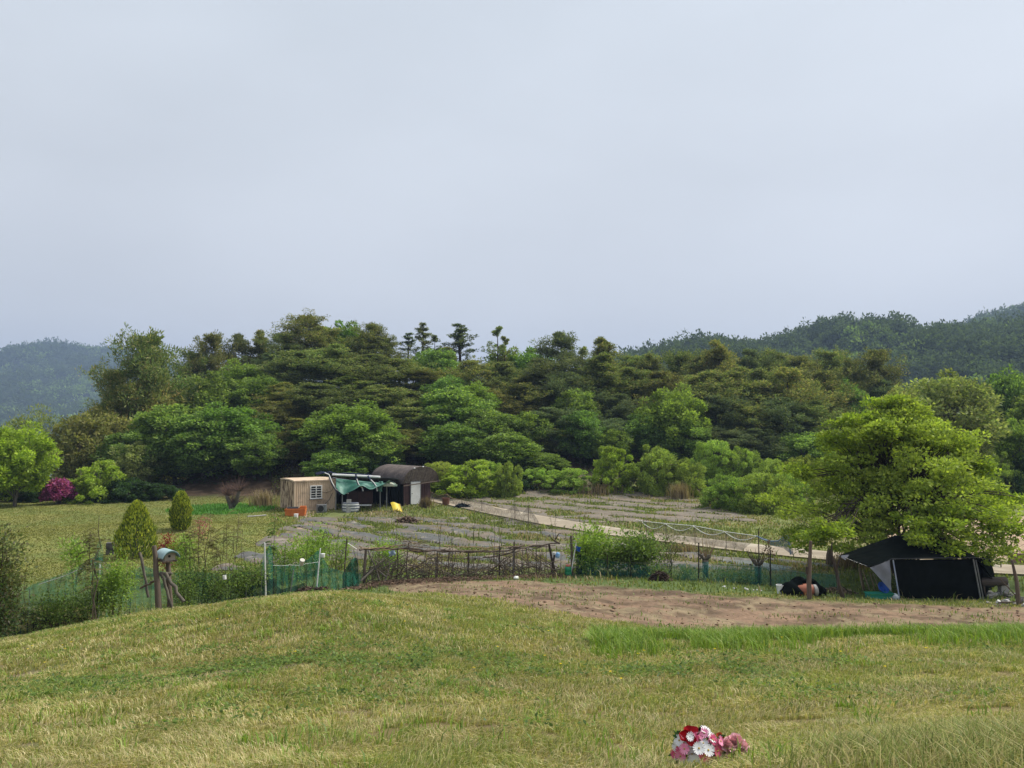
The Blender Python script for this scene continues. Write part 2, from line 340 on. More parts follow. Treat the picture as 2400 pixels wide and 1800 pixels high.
# ---------------------------------------------------------------- ground
def mixc(a, b, f): return a * (1 - f[..., None]) + np.asarray(b) * f[..., None]
def ground_color(x, y):
    px = 1200 + F * x / np.maximum(y, 1); n = fbm(x / 2.5, y / 2.5, 41); n2 = fbm(x / 0.5, y / 0.5, 42)
    c = np.zeros(x.shape + (3,)) + np.array([0.155, 0.125, 0.05])
    c = mixc(c, (0.075, 0.10, 0.028), sst(0.5, 0.7, n) * 0.7)
    c = mixc(c, (0.17, 0.125, 0.085), sst(0.62, 0.75, n2) * 0.6)
    # bare streak in the hollow
    d = np.abs(y - (8.85 + 0.25 * x / 3)) ; st = sst(0.35, 0.05, d) * sst(-3.9, -3.4, x) * sst(-2.2, -2.6, x) * sst(.3, .45, n2)
    c = mixc(c, (0.30, 0.24, 0.19), st)
    # behind the crest: green weeds
    b = sst(21, 25, y); c = mixc(c, (0.085, 0.12, 0.035), b)
    # fields: brown earth and weeds
    fld = sst(28, 31, y) * (px > 690); c = mixc(c, (0.15, 0.135, 0.075), fld); c = mixc(c, (0.13, 0.15, 0.05), fld * sst(0.42, 0.62, n))
    # lawn on the left
    lawn = sst(26, 31, y) * sst(705, 690, px) * sst(61, 58, y)
    g = np.zeros(x.shape + (3,)) + np.array([0.185, 0.185, 0.05]); g = mixc(g, (0.135, 0.165, 0.045), sst(0.4, 0.65, n)); g = mixc(g, (0.24, 0.22, 0.08), sst(0.55, 0.7, n2) * 0.6)
    rim = sst(7.2, 5.0, np.hypot((x + 17.5) * 1.0, (y - 40) * 1.5)) * 0.0
    c = mixc(c, (0, 0, 0), lawn * 0) * (1 - lawn[..., None]) + g * lawn[..., None]
    gb = np.exp(-(((x + 19.3) / 3.2) ** 2 + ((y - 52) / 3.0) ** 2)); c = mixc(c, (0.075, 0.17, 0.035), sst(0.25, 0.6, gb + (n2 - .5) * .5))
    # earth path beside the lawn
    pd = np.abs(x - np.interp(y, [30, 40, 48, 52], [-9.0, -10.9, -12.8, -13.4])); pm = sst(0.75, 0.45, pd + (n2 - .5) * .5) * sst(31, 33, y) * sst(52, 50, y)
    c = mixc(c, (0.27, 0.205, 0.15), pm)
    # meadow right of the track, bare field far right
    md = (road_side(x, y) < -2) & (px > 1480) & (y > 30) & (y < 75); c = mixc(c, (0.155, 0.18, 0.055), md * 0.9)
    c = mixc(c, (0.23, 0.19, 0.10), md * sst(.5, .62, n) * .7)
    bf = sst(2020, 2080, px + (n - .5) * 90) * sst(31.5, 33, y - np.maximum(0, (2100 - px) * .01)) * sst(50, 47, y); c = mixc(c, (0.40, 0.285, 0.205), bf * (0.75 + 0.25 * n))
    # wood floor
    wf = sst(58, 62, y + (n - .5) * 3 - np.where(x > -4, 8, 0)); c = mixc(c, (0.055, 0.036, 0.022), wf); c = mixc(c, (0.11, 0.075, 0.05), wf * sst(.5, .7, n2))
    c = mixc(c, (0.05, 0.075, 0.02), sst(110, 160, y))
    return c
def build_ground():
    A = np.concatenate([np.linspace(-math.pi, -0.95, 60, endpoint=False), np.linspace(-0.95, 0.95, 780), np.linspace(0.95, math.pi, 60, endpoint=False)[1:]])
    A = A[:-1] if False else A
    R = np.concatenate([[0.0], np.geomspace(0.6, 40, 420), np.geomspace(40.4, 140, 180)[0:], np.geomspace(145, 2600, 60)])
    a, r = np.meshgrid(A, R, indexing='ij'); x = np.sin(a) * r; y = np.cos(a) * r
    z = ground_z(x, y)
    sm = soil_mask(x, y); z = z + sm * (0.16 * (fbm(x / .8, y / .8, 51) - 0.5) + 0.10 * (fbm(x / .22, y / .22, 52, 3) - .5))
    far = sst(160, 400, r); z = z * (1 - far) + (-6.8) * far
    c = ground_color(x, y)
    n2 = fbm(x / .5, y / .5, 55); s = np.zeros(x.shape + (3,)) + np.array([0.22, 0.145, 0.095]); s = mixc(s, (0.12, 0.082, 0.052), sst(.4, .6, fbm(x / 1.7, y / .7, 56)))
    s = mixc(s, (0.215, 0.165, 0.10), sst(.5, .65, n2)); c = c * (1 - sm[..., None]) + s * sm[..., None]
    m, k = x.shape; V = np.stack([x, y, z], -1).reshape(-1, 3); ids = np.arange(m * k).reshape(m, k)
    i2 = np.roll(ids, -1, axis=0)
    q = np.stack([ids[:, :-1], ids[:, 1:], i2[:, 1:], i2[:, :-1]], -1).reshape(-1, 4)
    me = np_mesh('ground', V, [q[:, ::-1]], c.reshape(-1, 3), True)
    return tag(link('ground', me, M_GROUND), kind='structure')
build_ground()
# ---------------------------------------------------------------- track, weed fabric, water, hills
def build_road():
    pts = np.array(ROAD); cs = []; d = np.concatenate([[0], np.cumsum(np.hypot(*np.diff(pts, axis=0).T))])
    S = np.arange(0, d[-1], 0.4); cx = np.interp(S, d, pts[:, 0]); cy = np.interp(S, d, pts[:, 1])
    k = np.ones(15) / 15; cx = np.convolve(np.pad(cx, 7, 'edge'), k, 'valid'); cy = np.convolve(np.pad(cy, 7, 'edge'), k, 'valid')
    tx = np.gradient(cx); ty = np.gradient(cy); L = np.hypot(tx, ty); nx, ny = -ty / L, tx / L
    W = np.linspace(-1.12, 1.12, 11); e = 1 + 0.06 * (fbm(S / 2, S * 0, 60) - .5)
    x = cx[:, None] + nx[:, None] * W * e[:, None]; y = cy[:, None] + ny[:, None] * W * e[:, None]
    zc = ground_z(cx, cy); z = np.maximum(ground_z(x, y), zc[:, None]) + 0.07
    V = np.stack([x, y, z], -1).reshape(-1, 3); m, w = x.shape; ids = np.arange(m * w).reshape(m, w)
    q = np.stack([ids[:-1, :-1], ids[1:, :-1], ids[1:, 1:], ids[:-1, 1:]], -1).reshape(-1, 4)
    # slab edges
    V2 = V.copy(); V2[:, 2] -= 0.18; n = len(V); ed = []
    for col in (0, w - 1):
        a = ids[:-1, col]; b = ids[1:, col]; ed.append(np.stack([a, b, b + n, a + n], -1))
    me = np_mesh('track', np.concatenate([V, V2]), [q] + ed)
    m_ = paint('track_concrete', (0.34, 0.285, 0.21), (0.255, 0.21, 0.155), 1.2, 0.9, bump=0.3, bscale=20, c3=(0.40, 0.35, 0.27), s3=0.5)
    tag(link('path', me, m_), kind='structure')
build_road()

def build_mat():
    # fine grid; only the cells the fabric covers are kept, so its edges are ragged
    st = 0.16; xs = np.arange(-13, 19, st); ys = np.arange(28.5, 67, st); x, y = np.meshgrid(xs, ys, indexing='ij')
    mk = mat_mask(x, y); v = strip_v(x, y); u = x * DIRX + y * DIRY
    h = 0.06 + 0.06 * (fbm(u / 1.4, v / .3, 61) - .4) + 0.03 * fbm(u / .25, v / .25, 62)
    z = ground_z(x, y) + h - 0.12 * (1 - mk)
    c = np.zeros(x.shape + (3,)) + np.array([0.108, 0.110, 0.105]); n = fbm(u / 3.0, v / .5, 63); n2 = fbm(x / .4, y / .4, 64)
    c = mixc(c, (0.155, 0.13, 0.10), sst(.38, .56, n) * .85); c = mixc(c, (0.185, 0.145, 0.105), sst(.5, .68, fbm(u / 1.6, v / .7, 65)) * .85)
    c = mixc(c, (0.085, 0.095, 0.105), sst(.6, .72, n2) * .5); c = mixc(c, (0.33, 0.28, 0.22), sst(.68, .74, n2) * .6)
    # dustier fabric beyond the track, fresher blue green fabric at the near right corner
    up = (road_side(x, y) < 0) * 1.0; c = mixc(c, (0.20, 0.165, 0.125), up * .6)
    fr = sst(5, 9, x) * (1 - up) * sst(33, 31, y + 0.0 * x) ; c = mixc(c, (0.11, 0.155, 0.155), fr * .6 * sst(.62, .45, n))
    m, k = x.shape; ids = np.arange(m * k).reshape(m, k)
    q = np.stack([ids[:-1, :-1], ids[1:, :-1], ids[1:, 1:], ids[:-1, 1:]], -1)
    keep = (mk[:-1, :-1] + mk[1:, 1:] + mk[1:, :-1] + mk[:-1, 1:]) > 1.6
    q = q[keep]; used = np.unique(q); mp_ = np.full(m * k, -1); mp_[used] = np.arange(len(used))
    V = np.stack([x, y, z], -1).reshape(-1, 3)[used]
    me = np_mesh('weed_fabric', V, [mp_[q]], c.reshape(-1, 3)[used], True)
    tag(link('ground_fabric', me, groundmat('weed_fabric', 0.7, 0.35, 6, .28, .04)), kind='structure')
build_mat()

def build_water():
    b = MB(); b.add([(-420, 74, -7.6), (-20, 74, -7.6), (-20, 900, -7.6), (-420, 900, -7.6)], [(0, 1, 2, 3)])
    m, t = mat_new('water'); o = N(t, 'ShaderNodeOutputMaterial'); p = N(t, 'ShaderNodeBsdfPrincipled'); p.inputs['Base Color'].default_value = (0.10, 0.14, 0.14, 1)
    p.inputs['Roughness'].default_value = 0.12; _, r = noise_fac(t, 2.0, 4, stretch=(1, 3, 1)); bb = N(t, 'ShaderNodeBump'); bb.inputs['Strength'].default_value = 0.25
    bb.inputs['Distance'].default_value = 0.1; t.links.new(r, bb.inputs['Height']); t.links.new(bb.outputs[0], p.inputs['Normal']); t.links.new(p.outputs[0], o.inputs[0])
    tag(b.build('water', m), kind='structure')
build_water()

# hills: a ridge line read from the photograph, standing at its real distance with a slope in front
def hill(name, pts, Y, depth, base, seed, matl, col, colb, rough_amp, back=1.0):
    px = np.array([p[0] for p in pts], float); py = np.array([p[1] for p in pts], float)
    P = np.linspace(px[0], px[-1], 420); top = (1000 - np.interp(P, px, py)) / F * Y
    k = np.ones(9) / 9; top = np.convolve(np.pad(top, 4, 'edge'), k, 'valid')
    X = (P - 1200) / F * Y; U = np.linspace(0, 1, 110)                       # 0 foot, .8 ridge, 1 behind
    u, xx = np.meshgrid(U, X, indexing='ij'); tt = np.broadcast_to(top, u.shape)
    prof = np.where(u < 0.8, sst(-0.15, 0.95, u / .8) / sst(-.15, .95, 1.0), 1 - (u - .8) * 2.2)
    y = Y - depth * (0.8 - u) / 0.8 + 0 * xx; y = np.where(u > .8, Y + (u - .8) * depth * .8, y)
    rid = (fbm(xx / (depth * .22), y / (depth * .5), seed) - .5) * (tt - base) * .75 * np.sin(np.clip(u / .8, 0, 1) * math.pi)
    z = base + (tt - base) * prof + rid
    z = z + rough_amp * (fbm(xx / (rough_amp * 2.4), y / (rough_amp * 2.4), seed + 5, 3) - .5)
    sc_ = rough_amp * 7; n = fbm(xx / sc_, y / sc_, seed + 9); c = np.zeros(u.shape + (3,)) + np.array(col); c = mixc(c, colb, sst(.5, .66, n) * .8)
    c = c * (0.75 + .5 * fbm(xx / rough_amp, y / rough_amp, seed + 12, 2))[..., None]
    V = np.stack([xx, y, z], -1); m, k = u.shape; ids = np.arange(m * k).reshape(m, k)
    q = np.stack([ids[:-1, :-1], ids[:-1, 1:], ids[1:, 1:], ids[1:, :-1]], -1).reshape(-1, 4)
    tag(link(name, np_mesh(name, V.reshape(-1, 3), [q], c.reshape(-1, 3), True), matl), kind='structure')
    return V, c
M_HILL = groundmat('hill_cover', bump=0.0, bscale=0.05, var=.25)
R0 = hill('hills', [(p + 30, q + 14) for p, q in [(-900,900),(-500,885),(-200,872),(0,866),(40,862),(95,856),(150,830),(200,819),(265,820),(300,832),(345,850),(420,880),(520,905),(700,930),(1000,960)]],
     1500, 700, -12, 71, M_HILL, (0.018, 0.03, 0.024), (0.04, 0.07, 0.034), 16)
R1 = hill('hills', [(p, q + 44) for p, q in [(1250,900),(1400,850),(1480,828),(1530,812),(1580,802),(1640,800),(1700,798),(1745,799),(1800,793),(1850,772),(1890,752),(1940,742),(2000,750),(2040,768),(2080,776),(2130,772),(2200,760),(2300,752),(2400,740),(2600,700),(3000,660),(3500,690)]],
     430, 250, -9, 81, M_HILL, (0.035, 0.055, 0.028), (0.075, 0.125, 0.035), 4)
R2 = hill('hills', [(p, q + 28) for p, q in [(1900,860),(2100,800),(2200,768),(2260,748),(2310,736),(2360,728),(2400,718),(2600,670),(3000,640),(3500,700)]],
     760, 300, -9, 91, M_HILL, (0.04, 0.065, 0.035), (0.075, 0.125, 0.04), 7)

# ---------------------------------------------------------------- leaf and blade meshes
def unit(v): return v / np.maximum(np.linalg.norm(v, axis=-1, keepdims=True), 1e-9)
def leaf_quads(P, D, Nn, L, W):
    """P base points, D growth direction, Nn leaf normal: diamond leaves"""
    D = unit(D); S = unit(np.cross(D, Nn)); L = np.asarray(L)[:, None]; W = np.asarray(W)[:, None]
    U = unit(np.cross(S, D))
    return np.stack([P, P + D * L * .45 - S * W * .5 + U * L * .06, P + D * L - U * L * .08, P + D * L * .45 + S * W * .5 + U * L * .06], 1).reshape(-1, 3)
def quads_mesh(name, V, col4=None):
    n = len(V) // 4; me = np_mesh(name, V, [np.arange(n * 4).reshape(n, 4)], col4); return me
def blades(P, H, W, lean, az, col, tipcol=None):
    n = len(P); up = np.array([0, 0, 1.0]); ld = np.stack([np.cos(az), np.sin(az), 0 * az], 1); sd = np.stack([-np.sin(az), np.cos(az), 0 * az], 1)
    H = H[:, None]; W = W[:, None]; lean = lean[:, None]
    m = P + up * H * .55 + ld * H * lean * .25; t = P + up * H * (1 - 0.35 * lean) + ld * H * lean * .95
    V = np.stack([P - sd * W * .5, P + sd * W * .5, m + sd * W * .4, m - sd * W * .4, t], 1).reshape(-1, 3)
    b = (np.arange(n) * 5)[:, None]; q = b + np.array([0, 1, 2, 3]); tr = b + np.array([3, 2, 4])
    c = np.repeat(col, 5, axis=0); return V, q, tr, c
def rand_points(n, x0, x1, y0, y1): return rng.uniform(x0, x1, n), rng.uniform(y0, y1, n)
def pick(cols, w, n):
    i = rng.choice(len(cols), n, p=np.array(w) / sum(w)); c = np.array(cols)[i] * rng.uniform(.75, 1.25, (n, 1)); return c
def wedge(n, y0, y1, t0=-0.86, t1=1.0, p=1.0):
    """points with even density over a wedge in front of the camera"""
    y = np.sqrt(rng.uniform(y0 ** 2, y1 ** 2, n)); return rng.uniform(t0, t1, n) * y, y

# patches of the hillside lawn: straw, green, clover
def patch_green(x, y): return sst(.47, .62, fbm(x / 1.6, y / 1.6, 101) * .6 + fbm(x / .5, y / .5, 102) * .4)
def clover_mask(x, y):
    g = np.exp(-((y - (8.9 + .3 * x / 3)) / .95) ** 2) * sst(-6.5, -5.2, x) * sst(0.6, -.9, x)
    g2 = np.exp(-(((x - 1.9) / 1.3) ** 2 + ((y - 8.6) / .5) ** 2)); g3 = np.exp(-(((x + .9) / .9) ** 2 + ((y - 6.6) / .35) ** 2)) * .8
    g4 = np.exp(-((y - 13.3) / .8) ** 2) * sst(1.5, 3, x) * sst(8, 6, x)
    return np.clip(g + g2 + g3 + g4, 0, 1)
def build_grass():
    parts = []
    for (n, y0, y1, w, h0, h1) in ((175000, 1.9, 5.5, .0046, .035, .075), (190000, 5.5, 10, .007, .04, .085), (190000, 10, 17, .011, .05, .10), (70000, 17, 24, .017, .05, .11)):
        x, y = wedge(n, y0, y1); bare = np.clip(soil_mask(x, y) * 1.3, 0, 1)
        dn = np.abs(y - (8.85 + .25 * x / 3)); st = (dn < .22) & (x > -3.9) & (x < -2.3)
        keep = (rng.random(n) > bare) & ~(st & (rng.random(n) < .85)) & (fbm(x / .35, y / .35, 103) > .30); x, y = x[keep], y[keep]; k = len(x)
        P = np.stack([x, y, ground_z(x, y) - .006], 1); g = patch_green(x, y)
        straw = pick([(.52, .435, .215), (.43, .365, .175), (.32, .26, .13), (.59, .52, .29)], (4, 4, 2, 2), k); green = pick([(.25, .285, .075), (.31, .32, .09), (.165, .215, .055)], (4, 3, 3), k)
        far_green = sst(9, 15, y)
        isg = (rng.random(k) < (.38 + .40 * g + .10 * far_green))[:, None]; c = np.where(isg, green, straw)
        c = c * (0.75 + .5 * fbm(x / .8, y / .8, 104))[:, None]
        H = rng.uniform(h0, h1, k) * (1 + .25 * g) * (.7 + .6 * fbm(x / .6, y / .6, 105)); az = rng.uniform(0, 2 * math.pi, k) * .7 + 6.28 * fbm(x / .5, y / .5, 106)
        parts.append(blades(P, H, rng.uniform(.7, 1.3, k) * w, rng.uniform(.25, 1.15, k), az, c))
    off = 0; V = []; Q = []; T = []; C = []
    for v, q, t, c in parts: V.append(v); Q.append(q + off); T.append(t + off); C.append(c); off += len(v)
    me = np_mesh('grass', np.concatenate(V), [np.concatenate(Q), np.concatenate(T)], np.concatenate(C))
    tag(link('grass', me, M_GRASS), 'short straw and green grass covering the near hillside', 'grass', kind='stuff')
def blade_object(name, label, cat, P, H, W, lean, az, c):
    V, q, t, cc = blades(P, H, W, lean, az, c); me = np_mesh(name, V, [q, t], cc)
    return tag(link(name, me, M_GRASS), label, cat, kind='stuff')
def build_tall():
    X = []; Y = []; H = []; 
    # fringe on the crest at the right
    n = 58000; t = rng.uniform(.10, 1.0, n); y = rng.normal(11.9, .75, n); x = t * y
    d = sst(.45, .6, fbm(x / .9, y / .9, 111) + .16 * sst(.2, .4, t)); k = (rng.random(n) < d) & (y > 9.5) & (y < 13.2); X.append(x[k]); Y.append(y[k]); H.append(rng.uniform(.12, .30, k.sum()))
    # tufts dotted over the slope
    for i in range(520):
        tx, ty = wedge(1, 3.2, 15); 
        if rng.random() > .25 + .9 * float(fbm(tx / 2.2, ty / 2.2, 112)[0]): continue
        m = int(rng.integers(12, 50)); r = rng.uniform(.03, .14); X.append(tx + rng.normal(0, r, m)); Y.append(ty + rng.normal(0, r, m)); H.append(rng.uniform(.05, .14, m))
    x = np.concatenate(X); y = np.concatenate(Y); h = np.concatenate(H); k = soil_mask(x, y) < .5; x, y, h = x[k], y[k], h[k]; n = len(x)
    blade_object('tall_grass', 'taller bright green grass fringe and tufts along the crest of the slope', 'grass', np.stack([x, y, ground_z(x, y)], 1), h, rng.uniform(.004, .008, n) * (1 + y / 14),
        rng.uniform(.2, 1.0, n), rng.uniform(0, 6.28, n), pick([(.17, .27, .04), (.21, .31, .045), (.29, .33, .08), (.12, .20, .035)], (4, 4, 2, 2), n))
    # the shaggy clump beside the flowers, bottom right
    n = 15000; x = rng.uniform(.75, 3.4, n); y = rng.uniform(2.1, 3.75, n); k = (rng.random(n) < sst(.2, .7, (x - .62) / 1.2)) & ((y < 3.35) | (x > 1.35)); x, y = x[k], y[k]; n = len(x)
    blade_object('long_grass', 'shaggy longer grass on the hump beside the flower bouquet', 'grass', np.stack([x, y, ground_z(x, y)], 1), rng.uniform(.06, .15, n), rng.uniform(.003, .0055, n),
        rng.uniform(.4, 1.2, n), rng.normal(.6, 1.0, n), pick([(.20, .24, .05), (.36, .31, .12), (.27, .27, .08), (.15, .19, .04)], (4, 4, 3, 2), n))
def build_clover():
    x, y = wedge(330000, 5.0, 16.5); m = clover_mask(x, y) * 1.0 + .35 * sst(.60, .68, fbm(x / 1.1, y / .55, 122)); k = (rng.random(len(x)) < m * sst(.36, .6, fbm(x / .4, y / .3, 121))) & (soil_mask(x, y) < .3); x, y = x[k], y[k]; n = len(x)
    P = np.stack([x, y, ground_z(x, y) + rng.uniform(.01, .08, n)], 1); D = rng.normal(0, 1, (n, 3)); D[:, 2] = np.abs(D[:, 2]) * .4
    Nn = np.tile([0, 0, 1.0], (n, 1)) + rng.normal(0, .3, (n, 3)); V = leaf_quads(P, D, Nn, rng.uniform(.018, .038, n) * (1 + y / 18), rng.uniform(.012, .024, n) * (1 + y / 18))
    me = quads_mesh('clover', V, np.repeat(pick([(.13, .20, .05), (.18, .25, .06), (.085, .135, .04)], (4, 3, 3), n), 4, 0))
    tag(link('clover', me, M_LEAF), 'low dark green clover patches in the grass hollow', 'ground cover', kind='stuff')
def build_lawn():
    n = 90000; y = rng.uniform(27, 60.5, n); px = rng.uniform(-120, 700, n); x = (px - 1200) / F * y
    P = np.stack([x, y, ground_z(x, y)], 1); g = fbm(x / 1.4, y / 1.4, 131)
    c = pick([(.225, .22, .065), (.185, .20, .055), (.25, .24, .08)], (5, 4, 2), n); gb = np.exp(-(((x + 19.3) / 3.2) ** 2 + ((y - 52) / 3.0) ** 2)) > .3
    c = np.where(gb[:, None], pick([(.08, .21, .035), (.11, .26, .04)], (1, 1), n), c); c = c * (.75 + .5 * g)[:, None]
    H = np.where(gb, rng.uniform(.1, .28, n), rng.uniform(.02, .06, n))
    blade_object('lawn_grass', 'mown olive green lawn beyond the net fence on the left', 'lawn', P, H, rng.uniform(.03, .06, n), rng.uniform(.1, .8, n), rng.uniform(0, 6.28, n), c)
    # fallen pale petals / daisies sprinkled on the lawn
def build_weeds():
    n = 260000; y = rng.uniform(23.5, 68, n) ; px = rng.uniform(640, 2500, n); x = (px - 1200) / F * y
    lo, up = field_masks(x, y); mk = mat_mask(x, y); rd = road_d(x, y)
    dens = np.where((lo + up) > .3, (1 - mk) * 1.0, .55); dens = dens * (rd > 1.0 + .35 * fbm(x / .7, y / .7, 146)) * (soil_mask(x, y) < .3); dens *= sst(.2, .5, fbm(x / .8, y / .8, 141)) ; dens = dens + (mk > .8) * (.05 + .4 * sst(.46, .6, fbm(x / 1.1, y / 1.1, 142)))
    dens *= ~((px > 2030) & (y > 31.5)); dens *= (y < 62) | (x < 0); dens *= 1 - sst(.0, .6, -np.abs(x + 10.9) + 1.0) * (y > 33) * (y < 51)
    dens *= np.where(y < 29, .5, 1)
    k = rng.random(n) < dens; x, y = x[k], y[k]; n = len(x); P = np.stack([x, y, ground_z(x, y)], 1)
    tan_ = fbm(x / 2.2, y / 2.2, 143); st = (rng.random(n) < sst(.4, .75, tan_) * .75)[:, None]
    c = np.where(st, pick([(.36, .29, .15), (.27, .21, .12)], (1, 1), n), pick([(.17, .21, .05), (.24, .26, .07), (.11, .15, .04)], (4, 3, 3), n))
    blade_object('weeds', 'weeds and dry stalks growing between the strips of fabric', 'weeds', P, rng.uniform(.03, .16, n) * (.5 + fbm(x / .9, y / .9, 145)) * (1 + 1.6 * (rng.random(n) < .07)), rng.uniform(.025, .06, n) * (y / 45 + .3), rng.uniform(.1, 1.0, n), rng.uniform(0, 6.28, n), c)
def build_clods():
    n = 1500; px = rng.uniform(900, 2500, n); y = rng.uniform(13.2, 27, n); x = (px - 1200) / F * y; k = soil_mask(x, y) > .6; x, y = x[k], y[k]; n = len(x)
    ico = np.array([(1,0,0),(-1,0,0),(0,1,0),(0,-1,0),(0,0,1),(0,0,-1)], float); fc = np.array([(0,2,4),(2,1,4),(1,3,4),(3,0,4),(2,0,5),(1,2,5),(3,1,5),(0,3,5)])
    s = .008 + .038 * rng.random(n) ** 3; V = ico[None] * s[:, None, None] * rng.uniform(.6, 1.5, (n, 6, 1)) * np.array([1.4, 1, .7]); V += np.stack([x, y, ground_z(x, y) + .06 + .01 * rng.random(n)], 1)[:, None]
    Fx = (np.arange(n) * 6)[:, None, None] + fc; c = np.repeat(pick([(.24, .16, .105), (.21, .14, .09), (.28, .2, .135)], (3, 3, 1), n), 6, 0)
    tag(link('soil_clods', np_mesh('soil_clods', V.reshape(-1, 3), [Fx.reshape(-1, 3)], c), M_SOIL), 'loose brown clods on the tilled soil', 'soil', kind='stuff')
    # sprouts and straw on the soil
    n = 26000; px = rng.uniform(900, 2500, n); y = rng.uniform(13.2, 27, n); x = (px - 1200) / F * y
    g = fbm(x / 1.3, y / .5, 151); k = (soil_mask(x, y) > .4) & (rng.random(n) < .04 + .9 * sst(.6, .72, g)); x, y = x[k], y[k]; n = len(x)
    blade_object('sprouts', 'scattered green sprouts on the tilled soil', 'weeds', np.stack([x, y, ground_z(x, y) + .03], 1), rng.uniform(.04, .13, n), rng.uniform(.01, .03, n), rng.uniform(.3, 1.1, n), rng.uniform(0, 6.28, n),
        pick([(.16, .22, .05), (.10, .16, .04), (.34, .26, .16)], (4, 3, 3), n))
build_grass(); build_tall(); build_clover(); build_lawn(); build_weeds(); build_clods()

def dandelions():
    n = 46; x, y = wedge(n, 7, 15); h = rng.uniform(.05, .12, n); P = np.stack([x, y, ground_z(x, y) + h], 1); V = []
    for k in range(7):
        a = rng.uniform(0, 6.28, n); D = np.stack([np.cos(a), np.sin(a), .2 + 0 * a], 1); V.append(leaf_quads(P, D, np.tile([0, 0, 1.], (n, 1)), np.full(n, .022), np.full(n, .014)))
    V = np.concatenate(V); tag(link('yellow_flowers', quads_mesh('yellow_flowers', V, np.tile([.75, .58, .03], (len(V), 1))), M_LEAF), 'tiny yellow wild flowers dotted in the hillside grass', 'flowers', kind='stuff')
dandelions()
# ---------------------------------------------------------------- trees
def clump_leaves(cs, rs, per, size, cols, seed, flat=.6, updir=.5, aspect=.5, shell=.55, droop=0.0, weights=None, upn=.8):
    """leaves around clump centres cs (n,3) with radii rs (n,3)"""
    g = np.random.default_rng(seed); n = len(cs); k = np.maximum(1, (per * (weights if weights is not None else np.ones(n)))).astype(int)
    idx = np.repeat(np.arange(n), k); m = len(idx); d = unit(g.normal(0, 1, (m, 3))); r = g.uniform(shell, 1, m) ** .6 * g.uniform(.75, 1.08, m)
    P = cs[idx] + d * rs[idx] * r[:, None]
    D = d * 1.0 + g.normal(0, .55, (m, 3)); D[:, 2] = D[:, 2] * flat + updir * .5 - droop
    Nn = np.tile([0, 0, upn], (m, 1)) + d * .95 + g.normal(0, .5, (m, 3))
    L = size * g.uniform(.7, 1.35, m); V = leaf_quads(P, D, Nn, L, L * aspect * g.uniform(.8, 1.2, m))
    cw = np.array(cols[1], float); i = g.choice(len(cw), m, p=cw / cw.sum()); c = np.array(cols[0])[i] * g.uniform(.78, 1.22, (m, 1)) * g.uniform(.75, 1.28, (n, 1))[idx]
    return V, np.repeat(c, 4, 0)
def limb(mb, a, b, r0, r1, seed, sag=0.0, n=5, sides=5, wob=.08):
    g = np.random.default_rng(seed); a = np.array(a, float); b = np.array(b, float); L = np.linalg.norm(b - a); pts = []
    for i in range(n + 1):
        t = i / n; p = a * (1 - t) + b * t; p = p + g.normal(0, wob * L * .3, 3) * math.sin(math.pi * t); p[2] += sag * L * math.sin(math.pi * t); pts.append(p)
    mb.tube(pts, [r0 * (1 - i / n) + r1 * i / n for i in range(n + 1)], sides, cap=False); return pts
def mesh_of(mb, name, mat):
    me = bpy.data.meshes.new(name); me.from_pydata(mb.v, [], mb.f); me.materials.append(mat)
    me.polygons.foreach_set('use_smooth', np.ones(len(me.polygons), bool)); return me
C_PINE = ([(0.183, 0.224, 0.074), (0.130, 0.167, 0.063), (0.279, 0.281, 0.103), (0.366, 0.306, 0.133)], (4, 3, 3, 1.3))
C_PINEB = ([(0.160, 0.189, 0.070), (0.113, 0.136, 0.055), (0.232, 0.239, 0.100), (0.293, 0.265, 0.116)], (4, 3, 3, 2))
C_DARKP = ([(0.133, 0.169, 0.089), (0.098, 0.131, 0.074), (0.204, 0.218, 0.106)], (4, 3, 2))
C_BROAD = ([(0.185, 0.276, 0.067), (0.121, 0.199, 0.054), (0.274, 0.375, 0.094)], (4, 3, 2.4))
C_LIME = ([(.30, .40, .06), (.22, .31, .05), (.38, .46, .08)], (4, 3, 2))
C_YELL = ([(0.264, 0.281, 0.094), (0.187, 0.220, 0.072), (0.341, 0.330, 0.132)], (4, 3, 2))

